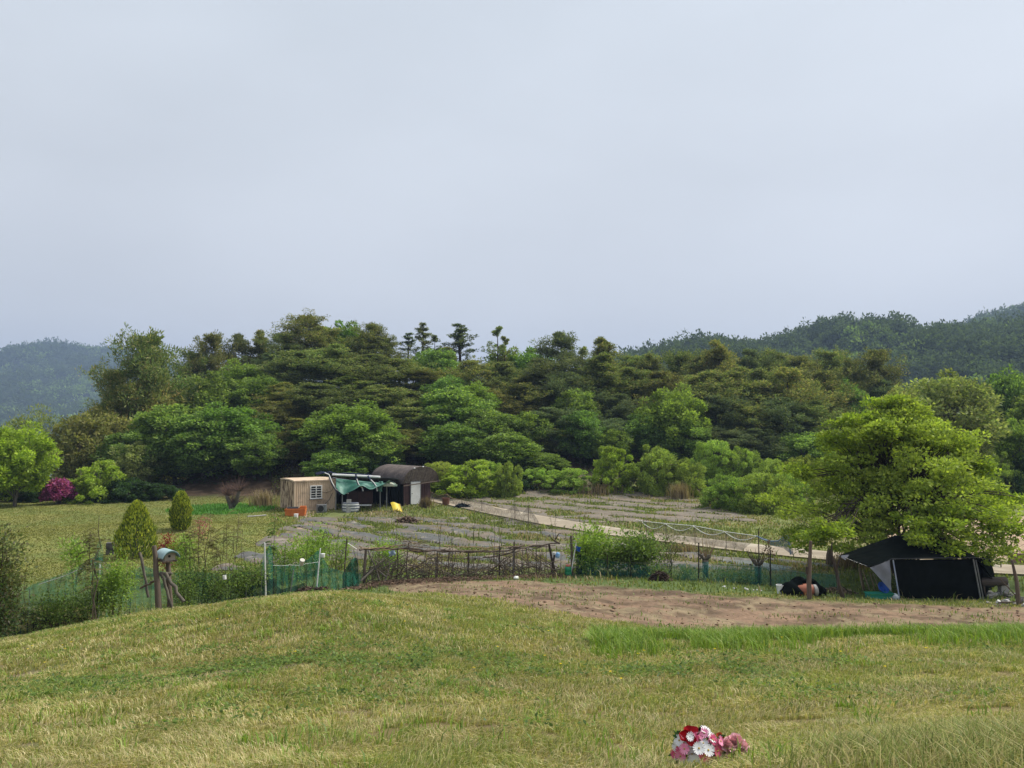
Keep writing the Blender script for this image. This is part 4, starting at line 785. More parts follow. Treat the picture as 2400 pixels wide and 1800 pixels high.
def leanto():
    o = onground(838, 52.0); t = thing('tarpaulin_shelter', 'dark open lean-to roofed with a green tarpaulin between the cabin and the arched shed', 'shelter', o, math.radians(8))
    def L(px, py, Y=52.0):
        p = at(px, py, Y) - o; return Matrix.Rotation(-math.radians(8), 3, 'Z') @ p
    # frame
    f = MB()
    for px, Y, top in ((790, 51.4, 1122), (893, 51.6, 1140), (908, 52.2, 1138), (805, 50.8, 1160), (785, 54.5, 1118), (935, 54.5, 1126)): 
        p = onground(px, Y) - o; p = Matrix.Rotation(-math.radians(8), 3, 'Z') @ p; f.tube([p, Vector((p.x, p.y, L(px, top, Y).z))], .035, 6)
    f.tube([L(785, 1119, 54.5), L(935, 1127, 54.5)], .03, 6); f.tube([L(780, 1120, 51.4), L(925, 1140, 51.6)], .03, 6); f.build('frame', M_STEEL, t)
    b = MB(); b.sheet(lambda u, v: L(776 + 160 * u, 1190 - 72 * v + 10 * u * v, 55.0) + Vector((0, .12 * math.sin(u * 40), 0)), 60, 6, th=Vector((0, -.03, 0))); b.build('dark_interior_back', M_BLACKC, t)  # black colour stands for the shade of the lean-to's dark interior
    # black sheet standing in for the shaded inside on the right
    b = MB(); b.sheet(lambda u, v: L(912 + 34 * u, 1186 - 50 * v, 53.4) + Vector((0, .06 * math.sin(u * 25), 0)), 16, 4, th=Vector((0, -.03, 0))); b.build('dark_interior_side', M_BLACKC, t)
    # dark roof board behind the hoses
    b = MB(); b.sheet(lambda u, v: L(776 + 158 * u, 1113 + 9 * u, 51.6 + 3.3 * v) + Vector((0, 0, .05 * math.sin(u * 9) - .1 * v)), 24, 6, th=.05); b.build('roof', pm('old_roof_sheet', (.10, .10, .10), (.06, .06, .065), 3, .8), t)
    # sagging green tarpaulin, front slope
    def tp(u, v):
        px = 788 + 126 * u; top = 1122 + 12 * u; bot = 1158 - 26 * u + 6 * math.sin(u * 11) - (16 * max(0, .15 - u) / .15)
        return L(px, top + (bot - top) * v, 51.3 - .9 * v) + Vector((0, .05 * math.sin(u * 17 + v * 5), .05 * math.sin(u * 23 + v * 3) * v))
    b = MB(); b.sheet(tp, 48, 12, th=Vector((0, -.015, -.01))); b.build('tarpaulin', M_GREENT, t, smooth=True)
    b = MB(); b.sheet(lambda u, v: L(895 + 32 * u, 1130 + 6 * v + 3 * math.sin(u * 7), 51.0 + 1.4 * (1 - v)) , 14, 6, th=.03); b.box(L(915, 1137.5, 50.9), (.9, .05, .13)); b.build('awning', pm('pale_board', (.55, .50, .38), (.35, .50, .40), 2, .7), t)
    b = MB(); b.sheet(lambda u, v: L(888 + 9 * u, 1128 + 24 * v, 50.95) + Vector((.05 * math.sin(v * 6), .04 * math.sin(u * 8), 0)), 6, 10, th=Vector((0, -.01, 0))); b.build('tarpaulin_end', M_GREENT, t)
    # long pale gutter pipe along the top
    b = MB(); b.tube([L(779, 1112.5, 51.2), L(835, 1115, 51.2), L(891, 1118, 51.2)], .075, 8); b.build('gutter', M_WHITE, t, smooth=True)
    # hoses thrown over the roof: things lying on it
    hl = [([(742,1112),(760,1108),(770,1112),(777,1130),(786,1146),(800,1155),(816,1156)], 'navy and white flat hose drooping in a long curve beside the beige cabin'),
          ([(768,1108),(773,1118),(778,1134),(788,1150),(798,1159)], 'dark hose hanging over the left corner of the lean-to'),
          ([(834,1110),(835,1122),(839,1134),(848,1143),(850,1151)], 'navy and white hose hanging over the middle of the green tarpaulin'),
          ([(862,1115),(868,1124),(876,1132),(881,1140),(883,1151)], 'pale hose hanging over the right side of the green tarpaulin'),
          ([(740,1110),(752,1106),(765,1108),(772,1106),(790,1111),(815,1109),(845,1112),(870,1114)], 'tangled hose lying along the back of the lean-to roof')]
    for k, (pl, lab) in enumerate(hl):
        Yh = 50.75 if k != 4 else 52.6; P = [at(a, c, Yh) for a, c in pl]; h = thing('hose', lab, 'hose', P[0], 0, 'hoses over the lean-to'); P = [p - P[0] for p in P]
        m = MB(); m.tube(P, .055, 7); m.build('hose_body', M_NAVY, h, smooth=True)
        if k in (0, 2, 3): m = MB(); m.tube([p + Vector((.045, -.06, .0)) for p in P[1:]], .035, 6); m.build('white_stripe', M_WHITE, h, smooth=True)
    # what stands under and before it
    c = thing('cupboard', 'maroon cupboard standing in the dark under the green tarpaulin', 'cupboard', onground(846, 52.6), math.radians(8)); b = MB(); b.box((0, 0, .72), (1.7, .5, .85)); b.build('body', M_MAROON, c, bevel=.02)
    b = MB(); b.box((-.15, -.26, .72), (.03, .03, .8)); b.box((0, -.26, 1.14), (1.72, .05, .05)); b.build('trim', pm('maroon_dark', (.03, .015, .015)), c)
    for sx in (-.75, .75): b = MB(); b.box((sx, 0, .15), (.07, .4, .3)); b.build('leg', M_WOOD, c)
    s = MB(); g = onground(820, 49.9); s.box(g + Vector((0, 0, .42)), (.30, .05, .86), M=Matrix.Rotation(-.1, 3, 'X')); tag(s.build('slab', M_CONC, bevel=.01), 'grey concrete slab propped upright in front of the lean-to', 'slab')
    s = thing('bench', 'low pale plank bench behind the striped bundle', 'bench', onground(856, 51.4), .1); b = MB(); b.box((0, 0, .32), (.95, .28, .06)); b.build('seat', M_WHITE, s)
    for sx in (-.4, .4): b = MB(); b.box((sx, 0, .145), (.06, .22, .29)); b.build('leg', M_WOOD, s)
    hb = thing('hose_bundle', 'coiled bundle of white and grey striped flat hose by the concrete slab', 'hose', onground(827, 50.4), 0)
    for i in range(7):
        m = MB(); r = .40 - .02 * (i % 3); m.tube([(r * math.cos(a) * (1.3), .1 * math.sin(a * 2 + i), .36 + (.30) * math.sin(a) + 0 * i) for a in np.linspace(0, 6.28, 20)], .04, 6) if False else None
        R = .52 - .05 * abs(i - 3) * .3; m.tube([(R * math.cos(a), -.25 + .25 * math.sin(a), .07 + i * .085) for a in np.linspace(0, 6.2832, 22)], .045, 6, cap=False); m.build('coil', M_WHITE if i % 2 else M_GREYC, hb, smooth=True)
    y = MB(); g = onground(934, 50.6); y.sheet(lambda u, v: g + Vector((-.3 + .55 * u + .25 * v - .12, -.25 + .4 * v * -1 + .1 * u, .12 + .45 * (1 - v) + .05 * math.sin(u * 5) - .04 * u)), 8, 8, th=.04); tag(y.build('sheet', M_YEL, bevel=.008), 'bright yellow plastic sheet lying in front of the arched shed', 'plastic sheet')
leanto()

def arched():
    g = onground(947, 54.0); r = math.radians(42); W, L, H, R = 2.3, 3.5, 1.62, 1.38
    t = thing('arched_shed', 'dark maroon shed with a brown barrel roof and a white door', 'shed', g, r)
    w = MB(); corr(w, (0, 0, 0), (W, 0, 0), 0, H, .2, .008); corr(w, (0, L, 0), (0, 0, 0), 0, H, .2, .008); corr(w, (W, 0, 0), (W, L, 0), 0, H, .2, .008); corr(w, (W, L, 0), (0, L, 0), 0, H, .2, .008); w.build('wall', M_MAROON, t)
    def arc(u, v, o=0, rr=0):
        a = math.pi * (1 - u); return (W / 2 + (W / 2 + .34 + rr) * math.cos(a), -.55 + (L + .75) * v + o, H - .06 + (1.12 + rr) * math.sin(a) ** .8)
    m = MB(); m.sheet(lambda u, v: arc(u, v, 0, .018 * math.sin(v * 150)), 30, 120, th=.03); m.build('roof', M_ROOFB, t, smooth=False)
    def gab(u, v):
        x, y, z = arc(u, 0); zb = H - .1; return (x * v + (W / 2) * (1 - v) if False else x, -.02 - .50 * v + .012 * math.sin(u * 130), zb + (z - .03 - zb) * v)
    m = MB(); m.sheet(gab, 130, 6, th=Vector((0, -.02, 0))); gb = m.build('gable', M_SOFFIT, t)
    m = MB()
    for u in (.36, .52): x, y, z = arc(u, 0); m.lathe([(.0, 0), (.05, .02), (.06, .05), (.04, .09), (0, .1)], 10, None, (x, y - .03, z - .06))
    m.build('lamp', M_WHITE, t)
    m = MB(); m.beam((-.35, -.5, H - .22), (W + .5, -.5, H + .0), .06); m.build('eave_beam', M_WOOD, t)
    d = MB(); d.box((.98, -.05, .82), (.78, .05, 1.56)); dd = d.build('door', M_WHITE, t, bevel=.01); f = MB()
    for c, s in (((.565, -.045, .83), (.05, .07, 1.62)), ((1.395, -.045, .83), (.05, .07, 1.62)), ((.98, -.045, 1.635), (.78, .07, .05))): f.box(c, s)
    f.build('frame', M_STEEL, dd); k = MB(); k.lathe([(.025, 0), (.03, .03), (.02, .05)], 10, Matrix.Rotation(math.pi / 2, 3, 'X'), (.66, -.08, .8)); k.build('handle', M_DARK, dd)
arched()

# ---------------------------------------------------------------- small plants by hand
def pinnate(P, az, n, L, ll, g):
    """points of a feather-shaped leaf: pairs of leaflets along an arching rachis"""
    Ps = []; Ds = []; d = np.array([math.cos(az), math.sin(az), 0]); s = np.array([-d[1], d[0], 0]); R = []
    for i in range(n):
        q = (i + 1) / n; p = P + d * L * q * .95 + np.array([0, 0, L * (.5 * q - .75 * q * q)]); R.append(p)
        for k in (-1, 1): Ps.append(p); Ds.append(s * k * 1.0 + d * .45 + np.array([0, 0, -.25]))
    return Ps, Ds, R
def sapling(name, label, px, ytop, Y, stems, cols, spread=.25, leaves=26, L=.34, ll=.10, bare=.35, rad=.016, cat='sapling', kind='pinnate', seed=1, group=None, stake=False, basepx=None, per=24, clump=.14):
    g = np.random.default_rng(seed); p0 = onground(px, Y); H = at(px, ytop, Y).z - p0.z; t = thing(name, label, cat, p0 - Vector((0, 0, .05)), 0, group); mb = MB(); Ps = []; Ds = []; tips = []
    for s in range(stems):
        az = 6.28 * s / stems + g.random() * 1.2; h = H * (1 if s == 0 else g.uniform(.6, .95)); sp = spread * g.uniform(.4, 1.1) * (0.4 if s == 0 else 1)
        a = np.array([g.normal(0, .03), g.normal(0, .03), 0]); b = a + np.array([math.cos(az) * sp, math.sin(az) * sp, h]); pts = limb(mb, a, b, rad * (1 - .3 * (s > 0)), rad * .35, seed * 7 + s, n=7, sides=5, wob=.05)
        nl = int(leaves / stems) + 1
        for i in range(nl):
            q = bare + (1 - bare) * g.random() ** .6; j = min(6, int(q * 7)); p = np.array(pts[j]) * (1 - (q * 7 - j)) + np.array(pts[j + 1]) * (q * 7 - j); aa = g.random() * 6.28; tips.append(p)
            if kind == 'pinnate':
                A, D, R = pinnate(p, aa, 7, L * g.uniform(.6, 1.15), ll, g); Ps += A; Ds += D; mb.tube([p] + R[::3], .004, 3, cap=False)
            else:
                e = p + np.array([math.cos(aa), math.sin(aa), .5]) * L * g.uniform(.3, 1.); mb.tube([p, e], [.006, .003], 3, cap=False)
                for k in range(per): o = e + g.normal(0, clump, 3); Ps.append(o); Ds.append(unit(o - p) + g.normal(0, .5, 3))
    me = mesh_of(mb, 'stem', M_TWIG if kind == 'pinnate' else M_BARK); st = link('stem', me, None, t)
    if Ps:
        P = np.array(Ps); D = np.array(Ds); n = len(P); V = leaf_quads(P, D, np.tile([0, 0, 1.], (n, 1)) + g.normal(0, .35, (n, 3)), ll * g.uniform(.75, 1.25, n), ll * .5 * g.uniform(.75, 1.25, n))
        me = quads_mesh('foliage', V, np.repeat(pick(cols, [1] * len(cols), n), 4, 0)); link('foliage', me, M_LEAF, t)
    return t
G1 = [(.14, .21, .05), (.18, .26, .06), (.10, .15, .045)]; G2 = [(.22, .33, .06), (.28, .39, .075), (.16, .25, .05)]; GD = [(.05, .085, .03), (.08, .12, .04), (.10, .09, .05)]; GR = [(.13, .11, .07), (.09, .09, .05), (.17, .12, .08)]
sapling('sapling', 'thin sapling with feathery bronze leaves left of the birdhouse', 235, 1203, 19.6, 3, [(.13, .13, .05), (.17, .16, .07)], .22, 30, .40, .10, .55, .02, seed=3)
sapling('shrub', 'bright green round topped shrub on the lawn side of the net, left', 190, 1268, 24.5, 3, G2, .2, 20, .2, .11, .5, .015, 'shrub', 'leafy', 5, per=30, clump=.13)
sapling('shrub', 'fresh green shrub pushing through the net left of the birdhouse', 283, 1305, 20.3, 5, G2, .35, 60, .18, .08, .2, .012, 'shrub', 'leafy', 6, per=40, clump=.13)
sapling('shrub', 'mixed green shrub low against the net at far left', 150, 1385, 19.6, 6, G1, .5, 50, .2, .07, .1, .01, 'shrub', 'leafy', 7, per=40, clump=.15)
sapling('shrub', 'tangled green shrub half way along the left net', 215, 1375, 20.2, 5, G1, .5, 44, .2, .07, .1, .01, 'shrub', 'leafy', 8, per=36, clump=.15)
sapling('shrub', 'dark bronze green shrub at the left edge of the photo', 12, 1262, 18.2, 6, [(.13, .12, .06), (.10, .12, .05), (.12, .16, .055)], .45, 90, .3, .10, .2, .02, 'shrub', 'leafy', 9, per=44, clump=.16)
sapling('shrub', 'dark green shrub at the foot of the left edge', 10, 1385, 17.6, 6, GD, .5, 60, .2, .08, .1, .01, 'shrub', 'leafy', 10, per=40, clump=.16)
sapling('sapling', 'tall clump of bare stems with bronze feather leaves beside the birdhouse', 478, 1198, 22.4, 5, [(.13, .13, .05), (.16, .14, .06)], .5, 44, .34, .085, .6, .016, seed=12)
sapling('sapling', 'leaning clump of bare stems left of the tall white post', 545, 1195, 22.6, 5, [(.14, .14, .055), (.17, .15, .07)], .7, 30, .34, .085, .62, .014, seed=13)
sapling('shrub', 'green shrub below the bare stems behind the net', 500, 1345, 22.3, 6, G1, .6, 60, .2, .07, .1, .01, 'shrub', 'leafy', 14, per=38, clump=.15)
sapling('shrub', 'dense green shrub right of the birdhouse legs', 450, 1330, 21.8, 5, G1, .5, 50, .2, .07, .1, .01, 'shrub', 'leafy', 15, per=38, clump=.15)
sapling('shrub', 'leafy green shrub just left of the tall white post', 580, 1322, 22.9, 6, G1, .55, 60, .2, .08, .1, .01, 'shrub', 'leafy', 16, per=38, clump=.16)
sapling('sapling', 'feathery green sapling right of the tall white post', 650, 1208, 25.2, 2, G1, .2, 30, .34, .10, .3, .016, seed=17)
sapling('shrub', 'bright shrub between the two white posts', 680, 1275, 27.0, 5, G2, .6, 44, .25, .10, .2, .012, 'shrub', 'leafy', 18, per=36, clump=.16)
sapling('shrub', 'fresh green shrub behind the leaning white post', 745, 1240, 28.5, 7, G2, .8, 70, .25, .10, .2, .012, 'shrub', 'leafy', 19, per=36, clump=.17)
sapling('shrub', 'yellow green shrub on the path edge behind the net', 800, 1262, 29.5, 5, G2, .5, 40, .2, .08, .3, .012, 'shrub', 'leafy', 20, per=24, clump=.15)
sapling('shrub', 'small red leafed maple shrub above the birdhouse roof', 402, 1262, 29.0, 4, [(.22, .035, .03), (.16, .03, .03), (.28, .07, .05)], .3, 26, .15, .10, .3, .012, 'shrub', 'leafy', 21, per=40, clump=.11)
sapling('shrub', 'fresh green shrub right of the red maple', 440, 1262, 27.0, 4, G2, .35, 50, .2, .085, .3, .012, 'shrub', 'leafy', 22, per=36, clump=.13)
sapling('shrub', 'small pink flowering shrub among the bare stems', 485, 1215, 36.0, 3, [(.40, .12, .17), (.30, .10, .12)], .3, 16, .15, .09, .5, .01, 'shrub', 'leafy', 23, per=16, clump=.10)
sapling('shrub', 'green bush behind the left end of the brushwood fence', 915, 1275, 28.6, 5, G2, .7, 60, .25, .09, .2, .012, 'shrub', 'leafy', 24, per=36, clump=.17)
sapling('mulberry_bush', 'leafy mulberry bush right of the blue cloth', 1385, 1248, 28.8, 5, G2, .85, 60, .3, .13, .15, .03, 'bush', 'leafy', 25, per=40, clump=.2)
sapling('mulberry_bush', 'low end of the mulberry bush row beside the net', 1445, 1280, 28.6, 4, G1, .7, 40, .3, .12, .15, .025, 'bush', 'leafy', 27, per=36, clump=.2)
sapling('mulberry_bush', 'dark leafy mulberry bush in the middle of the net fence', 1500, 1262, 28.4, 5, G1, .95, 70, .3, .13, .12, .03, 'bush', 'leafy', 26, per=40, clump=.22)
sapling('mulberry_bush', 'reddish tipped sapling bush right of the mulberries', 1565, 1262, 28.8, 4, [(.12, .11, .05), (.10, .14, .045)], .6, 34, .3, .10, .3, .018, 'bush', 'leafy', 28, per=16, clump=.17)
for i, (px, Y, yt, lb) in enumerate([(1700, 27.2, 1345, 'low green weed bush behind the pollard trees'), (1745, 26.6, 1348, 'low weed bush between the two pollard trees'), (1600, 27.6, 1335, 'low green bush at the foot of the black post'), (1545, 27.4, 1330, 'small bush above the brown heap')]):
    sapling('shrub', lb, px, yt, Y, 4, G1, .35, 26, .15, .07, .1, .01, 'shrub', 'leafy', 40 + i, per=24, clump=.12)
# bare saplings standing in the field and behind the brushwood
for i, (px, Y, yt) in enumerate([(928, 30, 1225), (1032, 33, 1205), (1058, 30, 1232), (1112, 36, 1190), (1160, 31, 1225), (1172, 34, 1210), (1258, 31.5, 1238), (1300, 38, 1190), (1365, 36, 1205), (1390, 31, 1232), (1500, 34, 1210), (1340, 31, 1225), (735, 31, 1225), (870, 29.5, 1262)]):
    nm = ['beyond the left end of the brushwood', 'rising above the pale rail of the brushwood', 'just behind the middle of the brushwood', 'out on the fabric strips', 'behind the middle post of the brushwood', 'forked, beyond the middle of the brushwood', 'behind the thick end branch', 'between the two net fences', 'above the left mulberry bush', 'at the left mulberry bush', 'beside the track net', 'above the green jug', 'beside the earth path', 'at the left end post of the brushwood'][i]
    sapling('bare_sapling', f'thin bare sapling {nm}', px, yt, Y, 1 + i % 3, [(.12, .15, .05), (.2, .2, .08)], .25, 5, .12, .06, .4, .014, 'sapling', 'leafy', 60 + i, per=5, clump=.08, group='bare saplings in the field')

for i, (px, Y, yt, lb) in enumerate([(440, 21.8, 1268, 'close to the birdhouse roof'), (462, 22.2, 1235, 'rising left of the tallest bare clump'), (600, 23.0, 1255, 'just before the tall white post'), (525, 22.4, 1225, 'between the two bare clumps'), (572, 23.4, 1240, 'leaning over the dark lower net'), (668, 24.6, 1265, 'behind the tilted can'), (720, 25.4, 1240, 'behind the leaning white post'), (788, 26.4, 1230, 'left of the black net pole'), (318, 21.2, 1290, 'below the larger golden conifer'), (140, 19.8, 1330, 'left of the bronze sapling'), (60, 19.2, 1315, 'beside the bronze edge shrub')]):
    sapling('bare_sapling', f'thin leafless sapling by the left net, {lb}', px, yt, Y, 2 + i % 2, [(.14, .18, .05), (.2, .22, .07)], .3, 7, .12, .06, .45, .011, 'sapling', 'leafy', 160 + i, per=7, clump=.09, group='bare saplings along the left net')
def topiary(label, px, ytop, ybase, wpx, seed, cone):
    p = hit(px, ybase, 24); Y = p.y; H = (ybase - ytop) / F * Y; R = wpx / 2 * Y / F; t = thing('golden_conifer', label, 'conifer', p); g = np.random.default_rng(seed); n = 5200
    h = g.random(n); prof = np.where(cone, np.minimum(1, (1 - h) ** .62 * 1.28) * np.clip(.80 + h * 2.2, 0, 1), np.sin(np.clip(h * .9 + .1, 0, 1) ** .8 * math.pi) ** .55)
    lump = .88 + .2 * fbm(h * 6, g.random(n) * 0 + 1, 3); az = g.random(n) * 6.28; lump = .84 + .3 * vnoise(az * 3, h * 9, 5); r = R * prof * lump * g.uniform(.82, 1, n)
    P = np.stack([np.cos(az) * r, np.sin(az) * r, h * H * .96 + .04], 1); D = np.stack([np.cos(az) * .35, np.sin(az) * .35, 1 + 0 * h], 1) + g.normal(0, .2, (n, 3)); Nn = np.stack([np.cos(az), np.sin(az), 0 * h], 1) + g.normal(0, .4, (n, 3))
    V = leaf_quads(P, D, Nn, g.uniform(.10, .18, n), g.uniform(.035, .06, n)); tipy = g.random(n) < .30 + .35 * h; c = np.where(tipy[:, None], pick([(.50, .52, .07), (.40, .44, .06)], (1, 1), n), pick([(.12, .18, .035), (.07, .11, .028), (.17, .22, .045)], (3, 3, 2), n))
    link('foliage', quads_mesh('conifer_foliage', V, np.repeat(c, 4, 0)), M_LEAF, t)
    m = MB(); m.tube([(0, 0, -.1), (0, 0, H * .85)], [.07, .02], 6)
    for k in range(16): a = k * .9; m.tube([(0, 0, .05), (math.cos(a) * R * .4, math.sin(a) * R * .4, .5), (math.cos(a) * R * .5, math.sin(a) * R * .5, H * .5)], .015, 4)
    m.build('trunk', M_BARKG, t)
topiary('broad cone shaped golden green conifer on the lawn, the larger one', 318, 1178, 1308, 94, 31, True)
topiary('smaller egg shaped golden green conifer on the lawn', 423, 1155, 1243, 48, 32, False)

def azalea():
    p = onground(146, 55.5); t = thing('azalea', 'rounded magenta flowering azalea at the back of the lawn', 'azalea', p); g = np.random.default_rng(8); n = 26; R = 1.15; cs = []
    for i in range(n): a = i * 2.4; s = (i + .5) / n; cs.append([math.cos(a) * R * math.sqrt(s) * .85, math.sin(a) * R * .7 * math.sqrt(s), .45 + 1.15 * (1 - s ** 1.5) * g.uniform(.75, 1)])
    V, c = clump_leaves(np.array(cs), np.full((n, 3), .36) * [1, 1, .8], 190, .13, ([(.36, .07, .25), (.27, .055, .19), (.19, .06, .13), (.44, .14, .33)], (4, 3, 2, 2)), 8, aspect=.8, shell=.3)
    link('blossom', quads_mesh('azalea_blossom', V, c), M_LEAF, t); m = MB()
    for i in range(n): limb(m, (0, 0, -.05), cs[i], .02, .006, i + 50, n=4, sides=4)
    link('stem', mesh_of(m, 'azalea_stem', M_BARK), None, t)
azalea()
def stump_tree():
    p = onground(548, 51.5); t = thing('pruned_tree', 'hard pruned short trunk with a haze of reddish bare twigs, left of the cabin', 'tree', p); m = MB()
    m.tube([(0, 0, -.1), (0, 0, .25), (-.25, 0, .7), (-.32, 0, .95)], [.22, .19, .13, .12], 8); m.tube([(0.02, 0, .2), (.3, 0, .55), (.42, 0, 1.1), (.5, .05, 1.35)], [.16, .14, .11, .09], 8); link('trunk', mesh_of(m, 'pruned_trunk', M_BARKG), None, t)
    m = MB(); g = np.random.default_rng(3)
    for i in range(260):
        a = np.array([(-.3, 0, .9), (.45, 0, 1.2), (.1, 0, .4)][i % 3]); d = g.normal(0, 1, 3); d[2] = abs(d[2]) + .4; d /= np.linalg.norm(d); L = g.uniform(.5, 1.25); m.tube([a, a + d * L * .5 + [0, 0, .05], a + d * L], [.014, .009, .004], 3, cap=False)
    link('twigs', mesh_of(m, 'twig_haze', pm('red_twig', (.17, .10, .075), (.10, .06, .05), 4, .9)), None, t)
stump_tree()
def reeds(label, px, Y, wpx, H, seed, n=420, cols=((.36, .28, .17), (.26, .19, .12))):
    p = onground(px, Y); g = np.random.default_rng(seed); W = wpx * Y / F / 2; m = n; x = g.normal(0, W * .5, m); y = g.normal(0, W * .35, m)
    V, q, t_, c = blades(np.stack([x, y, 0 * x], 1), g.uniform(.5, 1, m) * H, g.uniform(.02, .04, m), g.uniform(.05, .6, m), g.uniform(0, 6.28, m), pick(list(cols), (1, 1), m)); o = link('dry_grass', np_mesh('reed', V, [q, t_], c), M_GRASS); o.location = p; tag(o, label, 'dry grass', 'dry grass clumps')
reeds('tall pale dry grass clump left of the cabin', 622, 53.5, 60, 1.5, 1); reeds('dry reddish grass clump at the far edge of the upper field, left', 1265, 62.5, 60, 1.1, 2, 500, ((.28, .19, .13), (.2, .14, .1)))
reeds('dry pale reed clump at the right of the upper field', 1590, 58, 40, 1.6, 3); reeds('thin dry reeds before the feathery bushes', 1400, 61, 90, 1.1, 4); reeds('dry reed clump near the track net', 1600, 34.2, 50, .5, 5, 300); reeds('brown stalks by the arched shed', 1000, 52.5, 30, 1.0, 6, 200, ((.14, .10, .06), (.2, .15, .09)))
reeds('dry brown grass beside the right end of the track', 1990, 30.5, 90, .7, 7, 500)

def big_tree():
    v = make_broad(901, 6.9, 4.3, .17, 230, 190, .125, ([(.31, .385, .07), (.25, .325, .06), (.38, .45, .08), (.19, .255, .05)], (4, 3, 3, 2)), 'cone', .40, 5, aspect=.6, tr=.17, barkmat=M_BARK, twigs=.34, prof=([0, .12, .3, .5, .68, .82, .93, 1], [.80, 1.0, .97, .70, .47, .31, .19, .05]), flatz=.40, qlo=.4)
    p = onground(2105, 28.6); t = thing('lime_tree', 'large spreading lime green tree standing behind the black shelter', 'tree', p - Vector((0, 0, .1)), .6); H = at(2105, 922, 28.6).z - p.z; t.scale = (1.0, .95, .97 * H / v['H'])
    link('trunk', v['trunk'], None, t); link('crown', v['crown'], M_LEAF, t)
    # low boughs reaching over the shelter and to the right
    for k, (px, py, Y, r) in enumerate(((2235, 1285, 24.9, .75), (2165, 1262, 24.8, .45), (2350, 1235, 25.6, 1.0), (2290, 1200, 25.2, 1.2), (1905, 1265, 26.0, .9), (1960, 1235, 25.6, 1.0), (2200, 1215, 25.2, .9), (2000, 985, 28.0, .7), (1945, 1035, 27.8, .7), (2150, 975, 28.6, .7), (2225, 1040, 28.2, .75), (2300, 1095, 28, .7), (2088, 945, 28.6, .5), (1880, 1110, 27.6, .7), (2060, 1010, 27, .6), (2360, 1170, 27.5, .6))):
        g = np.random.default_rng(k + 5); c = at(px, py, Y); c0 = at(2105, 1180, 28.4); cs = [np.array(c) + g.normal(0, r * .55, 3) * [1, .8, .35] for _ in range(9)]
        V, cc = clump_leaves(np.array(cs), np.full((9, 3), .36) * [1, 1, .5], 120, .12, ([(.25, .33, .045), (.19, .27, .04), (.32, .40, .055)], (3, 3, 2)), k + 90, aspect=.6, shell=.2)
        M = t.matrix_basis.inverted() if False else (Matrix.Translation(t.location) @ Matrix.Rotation(.6, 4, 'Z') @ Matrix.Diagonal((*t.scale, 1))).inverted()
        A = np.array(M); V = V @ A[:3, :3].T + A[:3, 3]; b = link('bough', quads_mesh('bough', V, cc), M_LEAF, t); m = MB()
        for q in cs: limb(m, M @ c0, M @ Vector(q), .045, .008, k, n=6, sides=4, sag=.1)
        link('limb', mesh_of(m, 'bough_wood', M_BARK), None, b)
big_tree()
# ---------------------------------------------------------------- things near the fence line
def bucket(name, label, p, r, h, matl, tilt=None, cat='bucket', lid=False, group=None):
    t = thing(name, label, cat, p, 0, group); M = tilt or Matrix.Identity(3); b = MB()
    pr = [(r * .82, 0), (r, h)] + ([(r * .99, h + .01)] if lid else [(r * .93, h), (r * .78, .03)]); b.lathe(pr, 20, M); b.build('body', matl, t, smooth=True)
    m = MB(); m.lathe([(r * 1.04, h - .03 * h), (r * 1.07, h), (r * 1.0, h + .005)], 20, M) if False else m.tube([M @ Vector((r * 1.03 * math.cos(a), r * 1.03 * math.sin(a), h)) for a in np.linspace(0, 6.2832, 21)], r * .06, 5, cap=False); m.build('rim', matl, t); return t
t = thing('tub', 'orange plastic tub beside the beige cabin', 'tub', onground(697, 48.2), .1); b = MB()
def rbox(mb, W, D, H, th=.03, fl=1.08):
    mb.add([(-W/2,-D/2,0),(W/2,-D/2,0),(W/2,D/2,0),(-W/2,D/2,0),(-W/2*fl,-D/2*fl,H),(W/2*fl,-D/2*fl,H),(W/2*fl,D/2*fl,H),(-W/2*fl,D/2*fl,H),
            (-W/2*fl+th,-D/2*fl+th,H),(W/2*fl-th,-D/2*fl+th,H),(W/2*fl-th,D/2*fl-th,H),(-W/2*fl+th,D/2*fl-th,H),(-W/2+th,-D/2+th,th),(W/2-th,-D/2+th,th),(W/2-th,D/2-th,th),(-W/2+th,D/2-th,th)],
           [(3,2,1,0),(0,1,5,4),(1,2,6,5),(2,3,7,6),(3,0,4,7),(4,5,9,8),(5,6,10,9),(6,7,11,10),(7,4,8,11),(8,9,13,12),(9,10,14,13),(10,11,15,14),(11,8,12,15),(12,13,14,15)])
rbox(b, 1.15, .6, .42); b.build('body', M_ORANGE, t, bevel=.02); b = MB(); b.beam((-.62, -.34, .43), (.62, -.34, .43), .06); b.beam((-.62, .34, .43), (.62, .34, .43), .06); b.build('rim', M_ORANGE, t)
t2 = thing('basin', 'dark grey basin standing in the orange tub', 'basin', onground(690, 48.2) + Vector((0, 0, .2)), .2); b = MB(); rbox(b, .62, .4, .34); b.build('body', pm('dark_basin', (.06, .065, .07), (.09, .09, .09)), t2, bevel=.02)
t3 = thing('crate', 'small orange box stacked on the right of the tub', 'box', onground(714, 48.35) + Vector((0, 0, .2)), .15); b = MB(); rbox(b, .34, .4, .38); b.build('body', M_ORANGE, t3, bevel=.015)
bucket('bucket', 'small white lidded bucket in front of the orange tub', onground(698, 47.4), .13, .2, M_WHITE, lid=True)
bucket('bucket', 'rust brown bucket under the net beside the far end of the track', onground(1046, 54.2), .28, .5, pm('rust_brown', (.16, .07, .045), (.10, .05, .035)))

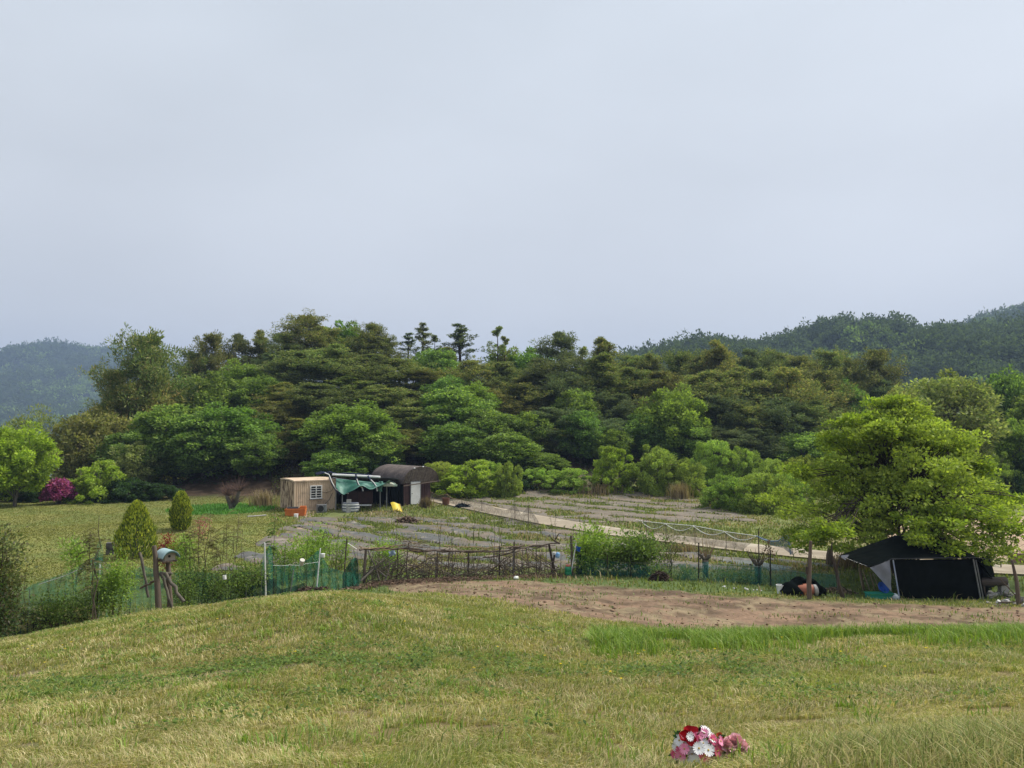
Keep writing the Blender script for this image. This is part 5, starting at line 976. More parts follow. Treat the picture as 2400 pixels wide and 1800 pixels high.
# --- net fences
M_NETG = netmat('green_net', (.035, .17, .115), .42); M_NETD = netmat('dark_net', (.018, .045, .038), .72); M_NETB = netmat('brown_net', (.21, .185, .15), .46); M_NETBL = netmat('blue_grey_net', (.12, .17, .24), .68); M_NETT = netmat('teal_net', (.05, .19, .16), .42)
def interp(tab, px): a = np.array(tab, float); return float(np.interp(px, a[:, 0], a[:, 1]))
def net(parent, name, matl, px0, px1, Yt, top, o, bot=None, n=None, seed=1, wave=.06, base=-.03):
    g = np.random.default_rng(seed); n = n or int((px1 - px0) / 4); mb = MB()
    def f(u, v):
        px = px0 + (px1 - px0) * u; Y = interp(Yt, px); p = onground(px, Y); zt = at(px, interp(top, px), Y).z; zb = p.z + base
        if bot: zb = at(px, interp(bot, px), Y).z
        w = wave * (math.sin(px * .35 + v * 2) + .6 * math.sin(px * .9 - v * 3)) * (1 - .5 * v); return Vector((p.x, p.y + w, zb + (zt - zb) * v)) - o
    mb.sheet(f, n, 8); ob = mb.build(name, matl, parent, smooth=True); return ob
FY = [(-260, 17.6), (0, 18.9), (80, 19.4), (200, 20.3), (300, 20.9), (370, 21.3), (480, 22.1), (560, 22.7), (630, 23.1), (690, 23.7), (755, 24.4), (820, 25.3), (860, 26)]
o = onground(300, 20.9); t = thing('net_fence', 'sagging green net fence along the lawn on the left', 'fence', o)
TOP = [(-260, 1470), (0, 1440), (40, 1405), (90, 1370), (150, 1348), (190, 1330), (238, 1300), (250, 1312), (300, 1345), (345, 1325), (400, 1342), (470, 1340), (540, 1346), (600, 1338), (622, 1318), (631, 1282), (640, 1322), (690, 1326), (725, 1312), (752, 1288), (775, 1330), (812, 1340), (850, 1345)]
net(t, 'net', M_NETG, -260, 850, FY, TOP, o)
net(t, 'lower_net', M_NETD, -260, 270, [(a, b - .12) for a, b in FY], [(-260, 1490), (0, 1450), (55, 1420), (110, 1440), (160, 1442), (220, 1450), (270, 1462)], o, seed=3)
net(t, 'lower_net', M_NETD, 570, 720, [(a, b - .12) for a, b in FY], [(570, 1400), (620, 1352), (632, 1345), (665, 1382), (700, 1372), (720, 1366)], o, seed=4)
net(t, 'net_peak', M_NETG, 232, 252, [(a, b + .05) for a, b in FY], [(232, 1300), (244, 1262), (252, 1300)], o, seed=5, n=8)
net(t, 'net_peak', M_NETG, 620, 645, [(a, b + .05) for a, b in FY], [(620, 1310), (638, 1275), (645, 1300)], o, seed=6, n=8)
def post(parent, o, px, Y, ytop, r, matl, lean=0.0, name='post', sides=8, up=0):
    p = onground(px, Y); zt = at(px, ytop, Y).z; m = MB(); m.tube([p - o - Vector((0, 0, .2)), Vector((p.x + lean, p.y, zt)) - o], [r, r * .95], sides); return m.build(name, matl, parent, smooth=True)
for px, Y, yt, r, m_, ln in ((632, 22.95, 1272, .03, M_WHITE, -.08), (745, 24.2, 1285, .026, M_WHITE, .14), (682, 23.5, 1335, .02, M_STEEL, .16), (620, 22.9, 1330, .015, M_STEEL, 0), (245, 20.4, 1322, .016, M_WHITE, 0), (585, 22.6, 1370, .012, M_STEEL, 0), (80, 19.3, 1380, .012, M_STEEL, .05), (240, 20.0, 1385, .02, M_BARK, .02), (425, 21.4, 1345, .012, M_STEEL, -.35)): post(t, o, px, Y, yt, r * .8, m_, ln)
m = MB(); m.tube([at(a, b, interp(FY, a)) - o for a, b in ((640, 1325), (660, 1326), (680, 1324), (700, 1325), (720, 1321), (747, 1317))], .0035, 4); m.build('wire', M_STEEL, t); m = MB(); m.tube([at(a, b, interp(FY, a)) - o for a, b in ((90, 1370), (150, 1350), (200, 1328), (240, 1312))], .006, 4); m.build('wire', M_STEEL, t)
# cans and jars hung on the posts
bucket('can', 'pale tin can tilted on the thin pole between the white posts', at(706, 1324, 23.3), .07, .19, pm('pale_tin', (.62, .60, .52), (.5, .47, .4)), Matrix.Rotation(.35, 3, 'Y') @ Matrix.Rotation(.5, 3, 'X'), 'can', True)
bucket('jar', 'small white jar hung upside down on the leaning white post', at(757, 1306, 24.1), .062, .10, M_WHITE, None, 'jar', True)
bucket('cup', 'white plastic cup hanging in the net below the bare stems', at(527, 1358, 21.9), .055, .11, M_WHITE, Matrix.Rotation(-.2, 3, 'Y'), 'cup')
# dark heap of raked leaves
def heap(label, px, Y, wpx, h, cols, seed, n=2200, name='leaf_heap', L=.09):
    p = onground(px, Y); W = wpx * Y / F / 2; g = np.random.default_rng(seed); x = g.normal(0, .42, n); y = g.normal(0, .42, n); r = np.hypot(x, y); k = r < 1; x, y, r = x[k], y[k], r[k]; z = h * (1 - r ** 1.6) * g.uniform(.55, 1.02, len(x)) * (.8 + .4 * vnoise(x * 4, y * 4, seed)); P = np.stack([x * W, y * W * .55, z], 1); m = len(x)
    D = g.normal(0, 1, (m, 3)) * [1, 1, .4]; V = leaf_quads(P, D, np.tile([0, 0, 1.], (m, 1)) + g.normal(0, .5, (m, 3)), g.uniform(.5, 1.5, m) * L, g.uniform(.2, .5, m) * L); c = np.repeat(pick(cols, [1] * len(cols), m), 4, 0)
    # solid core
    cv = [(0, 0, h * .85)] + [(math.cos(a) * W * q, math.sin(a) * W * .55 * q, h * .85 * (1 - q ** 1.6) - .04) for q in (.4, .7, 1.0) for a in np.linspace(0, 6.2832, 14, endpoint=False)]
    nb = len(V); V = np.concatenate([V, np.array(cv)]); fan = np.array([[nb, nb + 1 + i, nb + 1 + (i + 1) % 14] for i in range(14)]); qs = np.array([[nb + 1 + r_ * 14 + i, nb + 15 + r_ * 14 + i, nb + 15 + r_ * 14 + (i + 1) % 14, nb + 1 + r_ * 14 + (i + 1) % 14] for r_ in range(2) for i in range(14)])
    c = np.concatenate([c, np.tile(np.array(cols[0]) * .7, (len(cv), 1))]); me = np_mesh(name, V, [np.arange(nb).reshape(-1, 4), qs, fan], c); ob = link(name, me, M_SOIL); ob.location = p; tag(ob, label, 'heap')
heap('dark brown heap of raked leaves left of the brushwood fence', 745, 23.6, 170, .42, [(.06, .04, .03), (.09, .06, .045), (.14, .10, .08)], 1, 4200)
heap('small brown leaf heap at the foot of the net below the mulberries', 1543, 26.9, 56, .3, [(.07, .05, .04), (.11, .08, .06)], 2)
heap('low straw heap behind the black covered jar', 1950, 25.0, 90, .14, [(.22, .17, .12), (.14, .11, .08)], 3)
m = MB(); m.tube([at(697, 1391, 23.0), at(712, 1391, 23.0), at(728, 1388, 22.9)], .018, 6); tag(m.build('pipe', M_WHITE), 'short white pipe lying on the grass before the leaf heap', 'pipe')

# --- birdhouse on its log posts
def birdhouse():
    Y = 19.4; g = onground(368, Y); t = thing('birdhouse', 'birdhouse with a curved pale blue green roof on rough log posts', 'birdhouse', g)
    def L(px, py, dy=0.): return at(px, py, Y + dy) - g
    def log(name, a, b, r0, r1, seed, mt=M_WOOD):
        m = MB(); gg = np.random.default_rng(seed); pts = [Vector(a).lerp(Vector(b), i / 6) + Vector(gg.normal(0, .012, 3)) for i in range(7)]; m.tube(pts, [(r0 + (r1 - r0) * i / 6) * gg.uniform(.92, 1.08) for i in range(7)], 9); return m.build(name, mt, t, smooth=True)
    z = Vector((0, 0, -.35)); log('post', L(376, 1425) + z, L(362, 1279), .078, .055, 1); log('post', L(402, 1425, .25) + z, L(394, 1316, .25), .07, .055, 2)
    log('brace', L(430, 1410, -.1), L(386, 1342, -.1), .04, .045, 3, M_BARKG); log('brace', L(405, 1418, .1) + z * .3, L(378, 1345, .1), .035, .035, 4, M_BARKG); log('brace', L(330, 1378, .2), L(368, 1358, 0), .025, .03, 5); log('crosspiece', L(372, 1345, .1), L(402, 1345, .2), .04, .04, 6, M_BARKG)
    w = MB(); c = L(392, 1311, .12); w.box(c + Vector((0, 0, -.02)), (.44, .34, .035), -.8); w.build('floor', M_WOOD, t)
    w = MB(); M = Matrix.Rotation(-.8, 3, 'Z'); w.box(c + Vector((0, 0, .09)), (.36, .26, .19), M=M); b = w.build('box', pm('birdhouse_wood', (.42, .37, .30), (.30, .26, .21)), t)
    w = MB(); w.lathe([(.032, 0), (.032, .01)], 14, M @ Matrix.Rotation(math.pi / 2, 3, 'Y'), c + M @ Vector((.18, -.02, .1))); w.build('entrance', M_DARK, b)
    def rf(u, v): a = math.pi * (.06 + .88 * v); return c + M @ Vector((-.28 + .56 * u, -.215 * math.cos(a), .04 + .21 * math.sin(a) ** 1.1))
    w = MB(); w.sheet(rf, 6, 22, th=.014); w.build('roof', M_TIN, t, smooth=True)
    w = MB(); w.sheet(lambda u, v: rf(1.0 - .02 * u, v) - Vector((0, 0, .02 + .012 * u)), 1, 22, th=.02); w.build('roof_edge', pm('roof_edge', (.08, .17, .16)), t)
birdhouse()
def simple_log(label, a, b, r, matl=M_WOOD, name='log', cat='log', group=None):
    m = MB(); g = np.random.default_rng(int(a[0])); A = Vector(a[1]); B = Vector(b); pts = [A.lerp(B, i / 6) + Vector(g.normal(0, r * .25, 3)) for i in range(7)]; m.tube(pts, [r * g.uniform(.88, 1.08) for _ in range(7)], 8); return tag(m.build(name, matl, smooth=True), label, cat, group)
simple_log('pale topped leaning stake left of the birdhouse', (7, at(348, 1400, 19.8)), at(329, 1293, 19.8), .035, M_BARKG, 'stake', 'stake')
# marker block on the lawn
p = onground(268, 33.5); m = MB(); m.box(p + Vector((0, 0, .24)), (.30, .30, .56), .3); tag(m.build('block', pm('stone_marker', (.05, .05, .05), (.12, .11, .10), 6), bevel=.01), 'short dark upright block on the lawn left of the larger conifer', 'block')
simple_log('pale plank lying on the lawn before the pruned stump', (3, onground(585, 47.5) + Vector((0, 0, .05))), onground(628, 48.2) + Vector((0, 0, .05)), .04, M_CONC, 'plank', 'plank')

# --- brushwood fence
def brush():
    o = onground(1080, 27.4); t = thing('brushwood_fence', 'woven brushwood fence of branches and rails in front of the field', 'fence', o); g = np.random.default_rng(77)
    BY = [(840, 26.2), (900, 26.6), (1080, 27.4), (1310, 28.3)]; TP = [(845, 1284), (900, 1281), (960, 1274), (1040, 1286), (1110, 1290), (1200, 1284), (1260, 1282), (1310, 1272)]
    def Lp(px, py, dy=0): return at(px, py, interp(BY, px) + dy) - o
    def gb(px, dy=0): return onground(px, interp(BY, px) + dy) - o
    # rails
    rails = [([(842,1290),(880,1286),(940,1284),(1000,1291),(1060,1292),(1120,1293),(1190,1290),(1250,1281),(1312,1273)], .045, 0), ([(846,1285),(900,1283),(950,1275),(985,1272)], .022, 1), ([(860,1288),(910,1282),(960,1279),(1010,1285)], .018, 1), ([(1040,1279),(1090,1281),(1160,1284),(1230,1278)], .02, 1), ([(960,1291),(1020,1292),(1080,1296),(1130,1293)], .05, 0),
             ([(930,1323),(975,1326),(1010,1322)], .02, 0), ([(1000,1310),(1060,1309),(1130,1309)], .02, 0), ([(1120,1290),(1180,1298),(1240,1287),(1300,1278)], .022, 0), ([(1190,1284),(1226,1278)], .04, 0), ([(1130,1310),(1180,1300),(1225,1285),(1280,1277)], .03, 0), ([(842,1282),(870,1290),(930,1289),(990,1290)], .02, 1)]
    for pl, r, dry in rails: pl = [(pl[i][0] + (pl[i + 1][0] - pl[i][0]) * q + g.normal(0, 1), pl[i][1] + (pl[i + 1][1] - pl[i][1]) * q + g.normal(0, 1.7)) for i in range(len(pl) - 1) for q in (0, .34, .67)] + [pl[-1]]; r *= .75; m = MB(); m.tube([Lp(a, b, g.normal(0, .05)) for a, b in pl], [r * (1.1 - .35 * i / len(pl)) for i in range(len(pl))], 7); m.build('rail', M_STRAW if dry else M_WOOD, t, smooth=True)
    for px, yt, r, mt, ln in ((858, 1285, .05, M_WOOD, .0), (931, 1285, .022, M_BARK, 0), (1025, 1290, .022, M_WOOD, .0), (1098, 1290, .03, M_BARK, 0), (1170, 1280, .03, M_BARK, .0), (1202, 1286, .025, M_STEEL, 0), (1205, 1270, .03, M_BARK, .0), (1022, 1305, .018, M_STEEL, 0), (1303, 1276, .045, M_BARK, -.25), (1290, 1300, .04, M_BARK, .15), (958, 1272, .02, M_WOOD, 0), (1050, 1285, .02, M_WOOD, .05), (1240, 1285, .02, M_WOOD, -.1)):
        a = gb(px); b = Lp(px, yt); b.x += ln; m = MB(); m.tube([a - Vector((0, 0, .1)), a.lerp(b, .5) + Vector((g.normal(0, .03), 0, 0)), b], [r * 1.1, r, r * .85], 7); m.build('post', mt, t, smooth=True)
    # thick end branch forking up at the right
    m = MB(); m.tube([Lp(1312, 1274), Lp(1300, 1268), Lp(1304, 1260), Lp(1310, 1250)], [.045, .035, .022, .012], 6); m.tube([Lp(1300, 1268), Lp(1292, 1262), Lp(1288, 1252)], [.02, .015, .008], 5); m.build('fork', M_BARK, t)
    # woven sticks, in bundles
    for k in range(12):
        m = MB()
        for i in range(30):
            px = 845 + 38 * k + g.uniform(-10, 50); px = min(px, 1325); a = gb(px, g.normal(0, .16)); mode = g.random(); hh = abs(Lp(px, interp(TP, min(px, 1310))).z - gb(px).z)
            if mode < .45:   # uprights
                b = a + Vector((g.normal(0, .18), g.normal(0, .08), hh * g.uniform(.5, 1.08)))
            elif mode < .8:  # diagonals
                L = g.uniform(.5, 1.5); s = g.choice([-1, 1]); a.z += g.uniform(0, .3 * hh); b = a + Vector((s * L, g.normal(0, .1), g.uniform(.2, .8) * hh)); 
                if b.x + o.x > 1.9 : b.x = a.x - abs(s * L)
                if b.x + o.x < -5.2: b.x = a.x + abs(L)
            else:            # low lying
                a.z += g.uniform(.02, .35); b = a + Vector((g.choice([-1, 1]) * g.uniform(.3, .9), g.normal(0, .15), g.normal(.0, .12)))
                if b.x + o.x > 1.9: b.x = a.x - .5
                if b.x + o.x < -5.2: b.x = a.x + .5
            c = (a + b) / 2 + Vector((g.normal(0, .06), g.normal(0, .04), g.normal(0, .06))); r = g.uniform(.006, .017); m.tube([a, c, b], [r, r * .8, r * .45], 4, cap=False)
        m.build('sticks', M_TWIG if k % 3 else M_BARKG, t)
    # stout leaning sticks at the left end
    for a, b in (((892, 1368), (862, 1290)), ((845, 1362), (900, 1310)), ((900, 1366), (915, 1322)), ((905, 1352), (868, 1328))):
        m = MB(); A = Lp(*a, -.3); B = Lp(*b, -.05); m.tube([A, A.lerp(B, .5) + Vector((.03, 0, .02)), B], [.035, .03, .02], 6); m.build('strut', M_BARKG, t, smooth=True)
    m = MB()                                               # loose bundle of dry twigs thrown on the top rail
    for i in range(70): a = Lp(g.uniform(940, 1000), g.uniform(1268, 1284), g.normal(0, .1)); b = a + Vector((g.normal(0, .3), g.normal(0, .1), g.normal(.03, .07))); m.tube([a, b], [.006, .003], 3, cap=False)
    m.build('twigs', M_TWIG, t)
brush()
# stack-litter strip along the fence foot
def litter():
    g = np.random.default_rng(9); n = 9000; px = g.uniform(800, 1330, n); Y = np.interp(px, [800, 900, 1080, 1310], [24.9, 26.3, 27.1, 28.0]) - np.abs(g.normal(0, .35, n)) + .15; x = (px - 1200) / F * Y
    P = np.stack([x, Y, ground_z(x, Y) + g.uniform(0, .08, n)], 1); D = g.normal(0, 1, (n, 3)) * [1, 1, .25]; V = leaf_quads(P, D, np.tile([0, 0, 1.], (n, 1)) + g.normal(0, .4, (n, 3)), g.uniform(.05, .22, n), g.uniform(.01, .03, n))
    tag(link('litter', quads_mesh('litter', V, np.repeat(pick([(.10, .065, .045), (.15, .10, .07), (.21, .16, .11)], (3, 3, 1), n), 4, 0)), M_SOIL), 'brown twig and leaf litter along the foot of the brushwood fence', 'litter', kind='stuff')
litter()
# dark green netting and pole at the left end of the brushwood
o = onground(812, 25.2); t = thing('net_post', 'black pole with bunched green netting left of the brushwood fence', 'post', o); post(t, o, 808, 25.3, 1262, .022, M_BARK, .12, 'pole'); m = MB(); m.tube([at(815, 1273, 25.3) - o, at(836, 1287, 25.5) - o], .012, 5); m.build('bar', M_WHITE, t)
m = MB(); m.tube([at(812, 1278, 25.3) - o, at(795, 1312, 25.1) - o], .012, 4); m.tube([at(800, 1345, 25.0) - o, at(788, 1330, 25.0) - o, at(826, 1310, 25.2) - o], .012, 4); m.build('strut', M_BARKG, t)
m = MB()
def bun(u, v): px = 806 + 38 * u; Y = 25.6; top = 1352 - 44 * math.sin(min(1, u * 1.15) * math.pi * .55) ; p = onground(px, Y); z0 = p.z; zt = at(px, top, Y).z; return Vector((p.x, Y + .12 * math.sin(u * 14 + v * 3), z0 + (zt - z0) * v)) - o
m.sheet(bun, 24, 8); m.build('net', netmat('bunched_net', (.012, .085, .06), .9), t, smooth=True)

# --- things hung or standing near the right end of the brushwood
t = thing('jug', 'green plastic jug with a pale red cap at the right end of the brushwood', 'jug', onground(1330, 27.9)); b = MB(); b.lathe([(.11, 0), (.125, .02), (.125, .17), (.118, .18), (.125, .19), (.125, .30), (.09, .345), (.075, .36)], 20); b.build('body', M_GREENP, t, smooth=True); b = MB(); b.lathe([(.075, .36), (.08, .365), (.08, .41), (.07, .42)], 20); b.build('cap', M_REDP, t, smooth=True)
def rag(label, px, py, Y, w, h, matl, name='cloth', cat='cloth', seed=1):
    c = at(px, py, Y); m = MB(); m.sheet(lambda u, v: c + Vector(((u - .5) * w + .02 * math.sin(v * 6 + seed), .03 * math.sin(u * 9 + seed) + .02 * v, -(v) * h + .02 * math.sin(u * 5 + seed))), 8, 8, th=Vector((0, -.006, 0))); return tag(m.build(name, matl, smooth=True), label, cat, 'scraps hung on the fences')
rag('square navy blue rag hung on the post before the mulberry bush', 1355, 1281, 28.0, .17, .17, M_BLUE)
t = thing('bottle', 'blue and white plastic bottle hung near the right end of the brushwood', 'bottle', at(1305, 1307, 28.4)); b = MB(); b.lathe([(.05, 0), (.085, .02), (.085, .14), (.06, .18), (.03, .20)], 14, Matrix.Rotation(.3, 3, 'Y')); b.build('body', pm('blue_translucent', (.12, .30, .58), (.3, .45, .6)), t, smooth=True); b = MB(); b.lathe([(.06, 0), (.065, .16)], 12, None, (-.09, 0, .04)); b.build('label', M_WHITE, t)
rag('pale blue plastic scrap hung behind the left part of the brushwood', 919, 1291, 27.2, .22, .18, pm('pale_blue', (.22, .38, .55), (.5, .55, .6)), seed=4)
o = onground(1338, 28.1); t = thing('gate_post', 'brown post with a leaning white pipe right of the brushwood', 'post', o); post(t, o, 1340, 28.2, 1255, .045, M_WOOD, -.04, 'post'); post(t, o, 1333, 28.0, 1272, .022, M_WHITE, .25, 'pipe'); m = MB(); m.tube([at(1318, 1276, 28.1) - o, at(1345, 1274, 28.1) - o, at(1362, 1272, 28.1) - o], .008, 4); m.build('wire', M_STEEL, t)
m = MB(); m.sheet(lambda u, v: at(1350 + 14 * u, 1345 - 55 * v, 28.3) - o, 6, 6); m.build('net', M_NETD, t)
b = MB(); p = onground(1210, 27.0); b.lathe([(0, 0), (.09, .01), (.10, .05), (.06, .1), (0, .11)], 10, None, p); tag(b.build('bag', M_WHITE, smooth=True), 'small white plastic bag at the foot of the brushwood', 'bag')

# --- right hand net fence with posts
NY = [(1350, 28.4), (1450, 28.0), (1600, 27.2), (1700, 26.6), (1800, 26.0), (1960, 25.4)]
o = onground(1640, 27); t = thing('net_fence', 'low teal net fence behind the soil patch on the right', 'fence', o)
net(t, 'net', M_NETT, 1350, 1960, NY, [(1350, 1300), (1440, 1318), (1500, 1325), (1590, 1322), (1640, 1325), (1700, 1322), (1770, 1326), (1830, 1332), (1880, 1342), (1960, 1348)], o)
for px, yt, r, m_ in ((1632, 1272, .022, M_DARK), (1772, 1238, .012, M_DARK), (1798, 1290, .022, M_DARK), (1475, 1290, .02, M_DARK), (1568, 1310, .02, M_DARK), (1420, 1300, .02, M_BARK)): post(t, o, px, interp(NY, px) - .05, yt, r, m_, .02)
m = MB(); m.tube([at(a, b, interp(NY, a)) - o for a, b in ((1350, 1300), (1450, 1318), (1600, 1322), (1700, 1322), (1800, 1330), (1900, 1345))], .006, 4); m.build('wire', M_STEEL, t)
def pollard(label, px, Y, ytop, yk, seed):
    p = onground(px, Y); t = thing('pollard_tree', label, 'tree', p); zk = at(px, yk, Y).z - p.z; H = at(px, ytop, Y).z - p.z; m = MB(); m.tube([(0, 0, -.1), (.02, 0, zk * .6), (0, 0, zk)], [.085, .07, .11], 8); g = np.random.default_rng(seed)
    for i in range(5): a = i * 1.3; m.tube([(0, 0, zk - .03), (math.cos(a) * .14, math.sin(a) * .1, zk + .08), (math.cos(a) * .2, math.sin(a) * .14, zk + .2)], [.05, .045, .04], 6)
    link('trunk', mesh_of(m, 'pollard_trunk', M_BARKG), None, t); m = MB()
    for i in range(22): a = g.random() * 6.28; r = g.uniform(.05, .2); L = g.uniform(.35, 1) * (H - zk - .1); b = Vector((math.cos(a) * r, math.sin(a) * r * .7, zk + .12)); m.tube([b, b + Vector((math.cos(a) * .12, math.sin(a) * .08, L * .5)), b + Vector((math.cos(a) * .2, math.sin(a) * .12, L))], [.012, .009, .004], 4, cap=False)
    link('twigs', mesh_of(m, 'pollard_twigs', M_STRAW if seed == 1 else M_TWIG), None, t)
    m = MB(); m.lathe([(.12, .0), (.11, zk * .4), (.12, zk * .9)], 12); link('net_wrap', mesh_of(m, 'net_wrap', M_NETT), None, t)
pollard('knobbly pollard tree wrapped in teal net, the left one', 1648, 27.4, 1262, 1312, 1); pollard('knobbly pollard tree beside the tall thin black pole', 1770, 26.5, 1285, 1325, 2)
sapling('sapling', 'reddish leafed sapling right of the tall thin black pole', 1800, 1268, 26.1, 2, [(.16, .08, .05), (.10, .09, .04)], .15, 14, .12, .08, .6, .014, 'sapling', 'leafy', 81, per=12, clump=.10)

# --- nets along the track
RY = [(1490, 37.0), (1560, 36.0), (1700, 33.8), (1780, 32.6), (1860, 31.6)]
o = onground(1680, 34); t = thing('net_fence', 'grey brown net fence with white ropes along the concrete track', 'fence', o)
RT = [(1490, 1218), (1510, 1222), (1560, 1227), (1625, 1232), (1700, 1246), (1772, 1256)]
net(t, 'net', M_NETB, 1508, 1772, RY, RT, o, [(1508, 1245), (1560, 1262), (1620, 1272), (1700, 1284), (1735, 1290), (1752, 1275), (1772, 1258)], wave=.03); 
for px, yt in ((1512, 1215), (1558, 1224), (1625, 1232), (1697, 1243), (1500, 1222), (1772, 1245)): post(t, o, px, interp(RY, px), yt, .015, M_WOOD)
m = MB(); m.tube([at(a, b, interp(RY, a)) - o for a, b in RT], .012, 4)
for x0, x1, y0, y1 in ((1505, 1558, 1224, 1228), (1560, 1625, 1228, 1233), (1625, 1697, 1233, 1247), (1700, 1772, 1248, 1257)): m.tube([at(x0 + (x1 - x0) * s, y0 + (y1 - y0) * s + 13 * math.sin(s * math.pi), interp(RY, x0 + (x1 - x0) * s) - .05) - o for s in np.linspace(0, 1, 9)], .014, 4)
m.build('rope', M_WHITE, t)
net(t, 'blue_net', M_NETBL, 1772, 1853, RY, [(1772, 1256), (1800, 1266), (1822, 1268), (1842, 1254), (1846, 1253), (1853, 1300)], o, [(1772, 1258), (1800, 1278), (1830, 1285), (1846, 1298), (1853, 1302)], wave=.03)
m = MB(); m.tube([at(a, b, interp(RY, a) - .04) - o for a, b in ((1773, 1256), (1788, 1264), (1806, 1269), (1824, 1268), (1836, 1259), (1845, 1253), (1850, 1275), (1853, 1300))], .03, 5); m.build('blue_rope', pm('blue_rope', (.13, .20, .30), (.2, .27, .36)), t, smooth=True)
QY = [(1005, 59.5), (1060, 55.5), (1110, 51.5), (1160, 48.0), (1220, 44.8), (1290, 41.5)]
o = onground(1130, 50); t = thing('net_fence', 'old brown net slung between stakes at the far end of the track', 'fence', o)
net(t, 'net', M_NETB, 1008, 1262, QY, [(1008, 1152), (1030, 1162), (1047, 1158), (1062, 1168), (1080, 1170), (1090, 1168), (1130, 1174), (1160, 1190), (1185, 1196), (1207, 1183), (1222, 1205), (1238, 1186), (1262, 1222)], o, wave=.08)
for px, yt in ((1010, 1152), (1047, 1158), (1083, 1166), (1095, 1167), (1130, 1172), (1207, 1182), (1238, 1183)): post(t, o, px, interp(QY, px), yt, .018, M_WOOD)
m = MB(); m.tube([at(a, b, interp(QY, a)) - o for a, b in ((1008, 1152), (1028, 1162), (1047, 1158), (1060, 1168), (1080, 1171), (1090, 1168))], .02, 4); m.build('rope', M_STRAW, t)

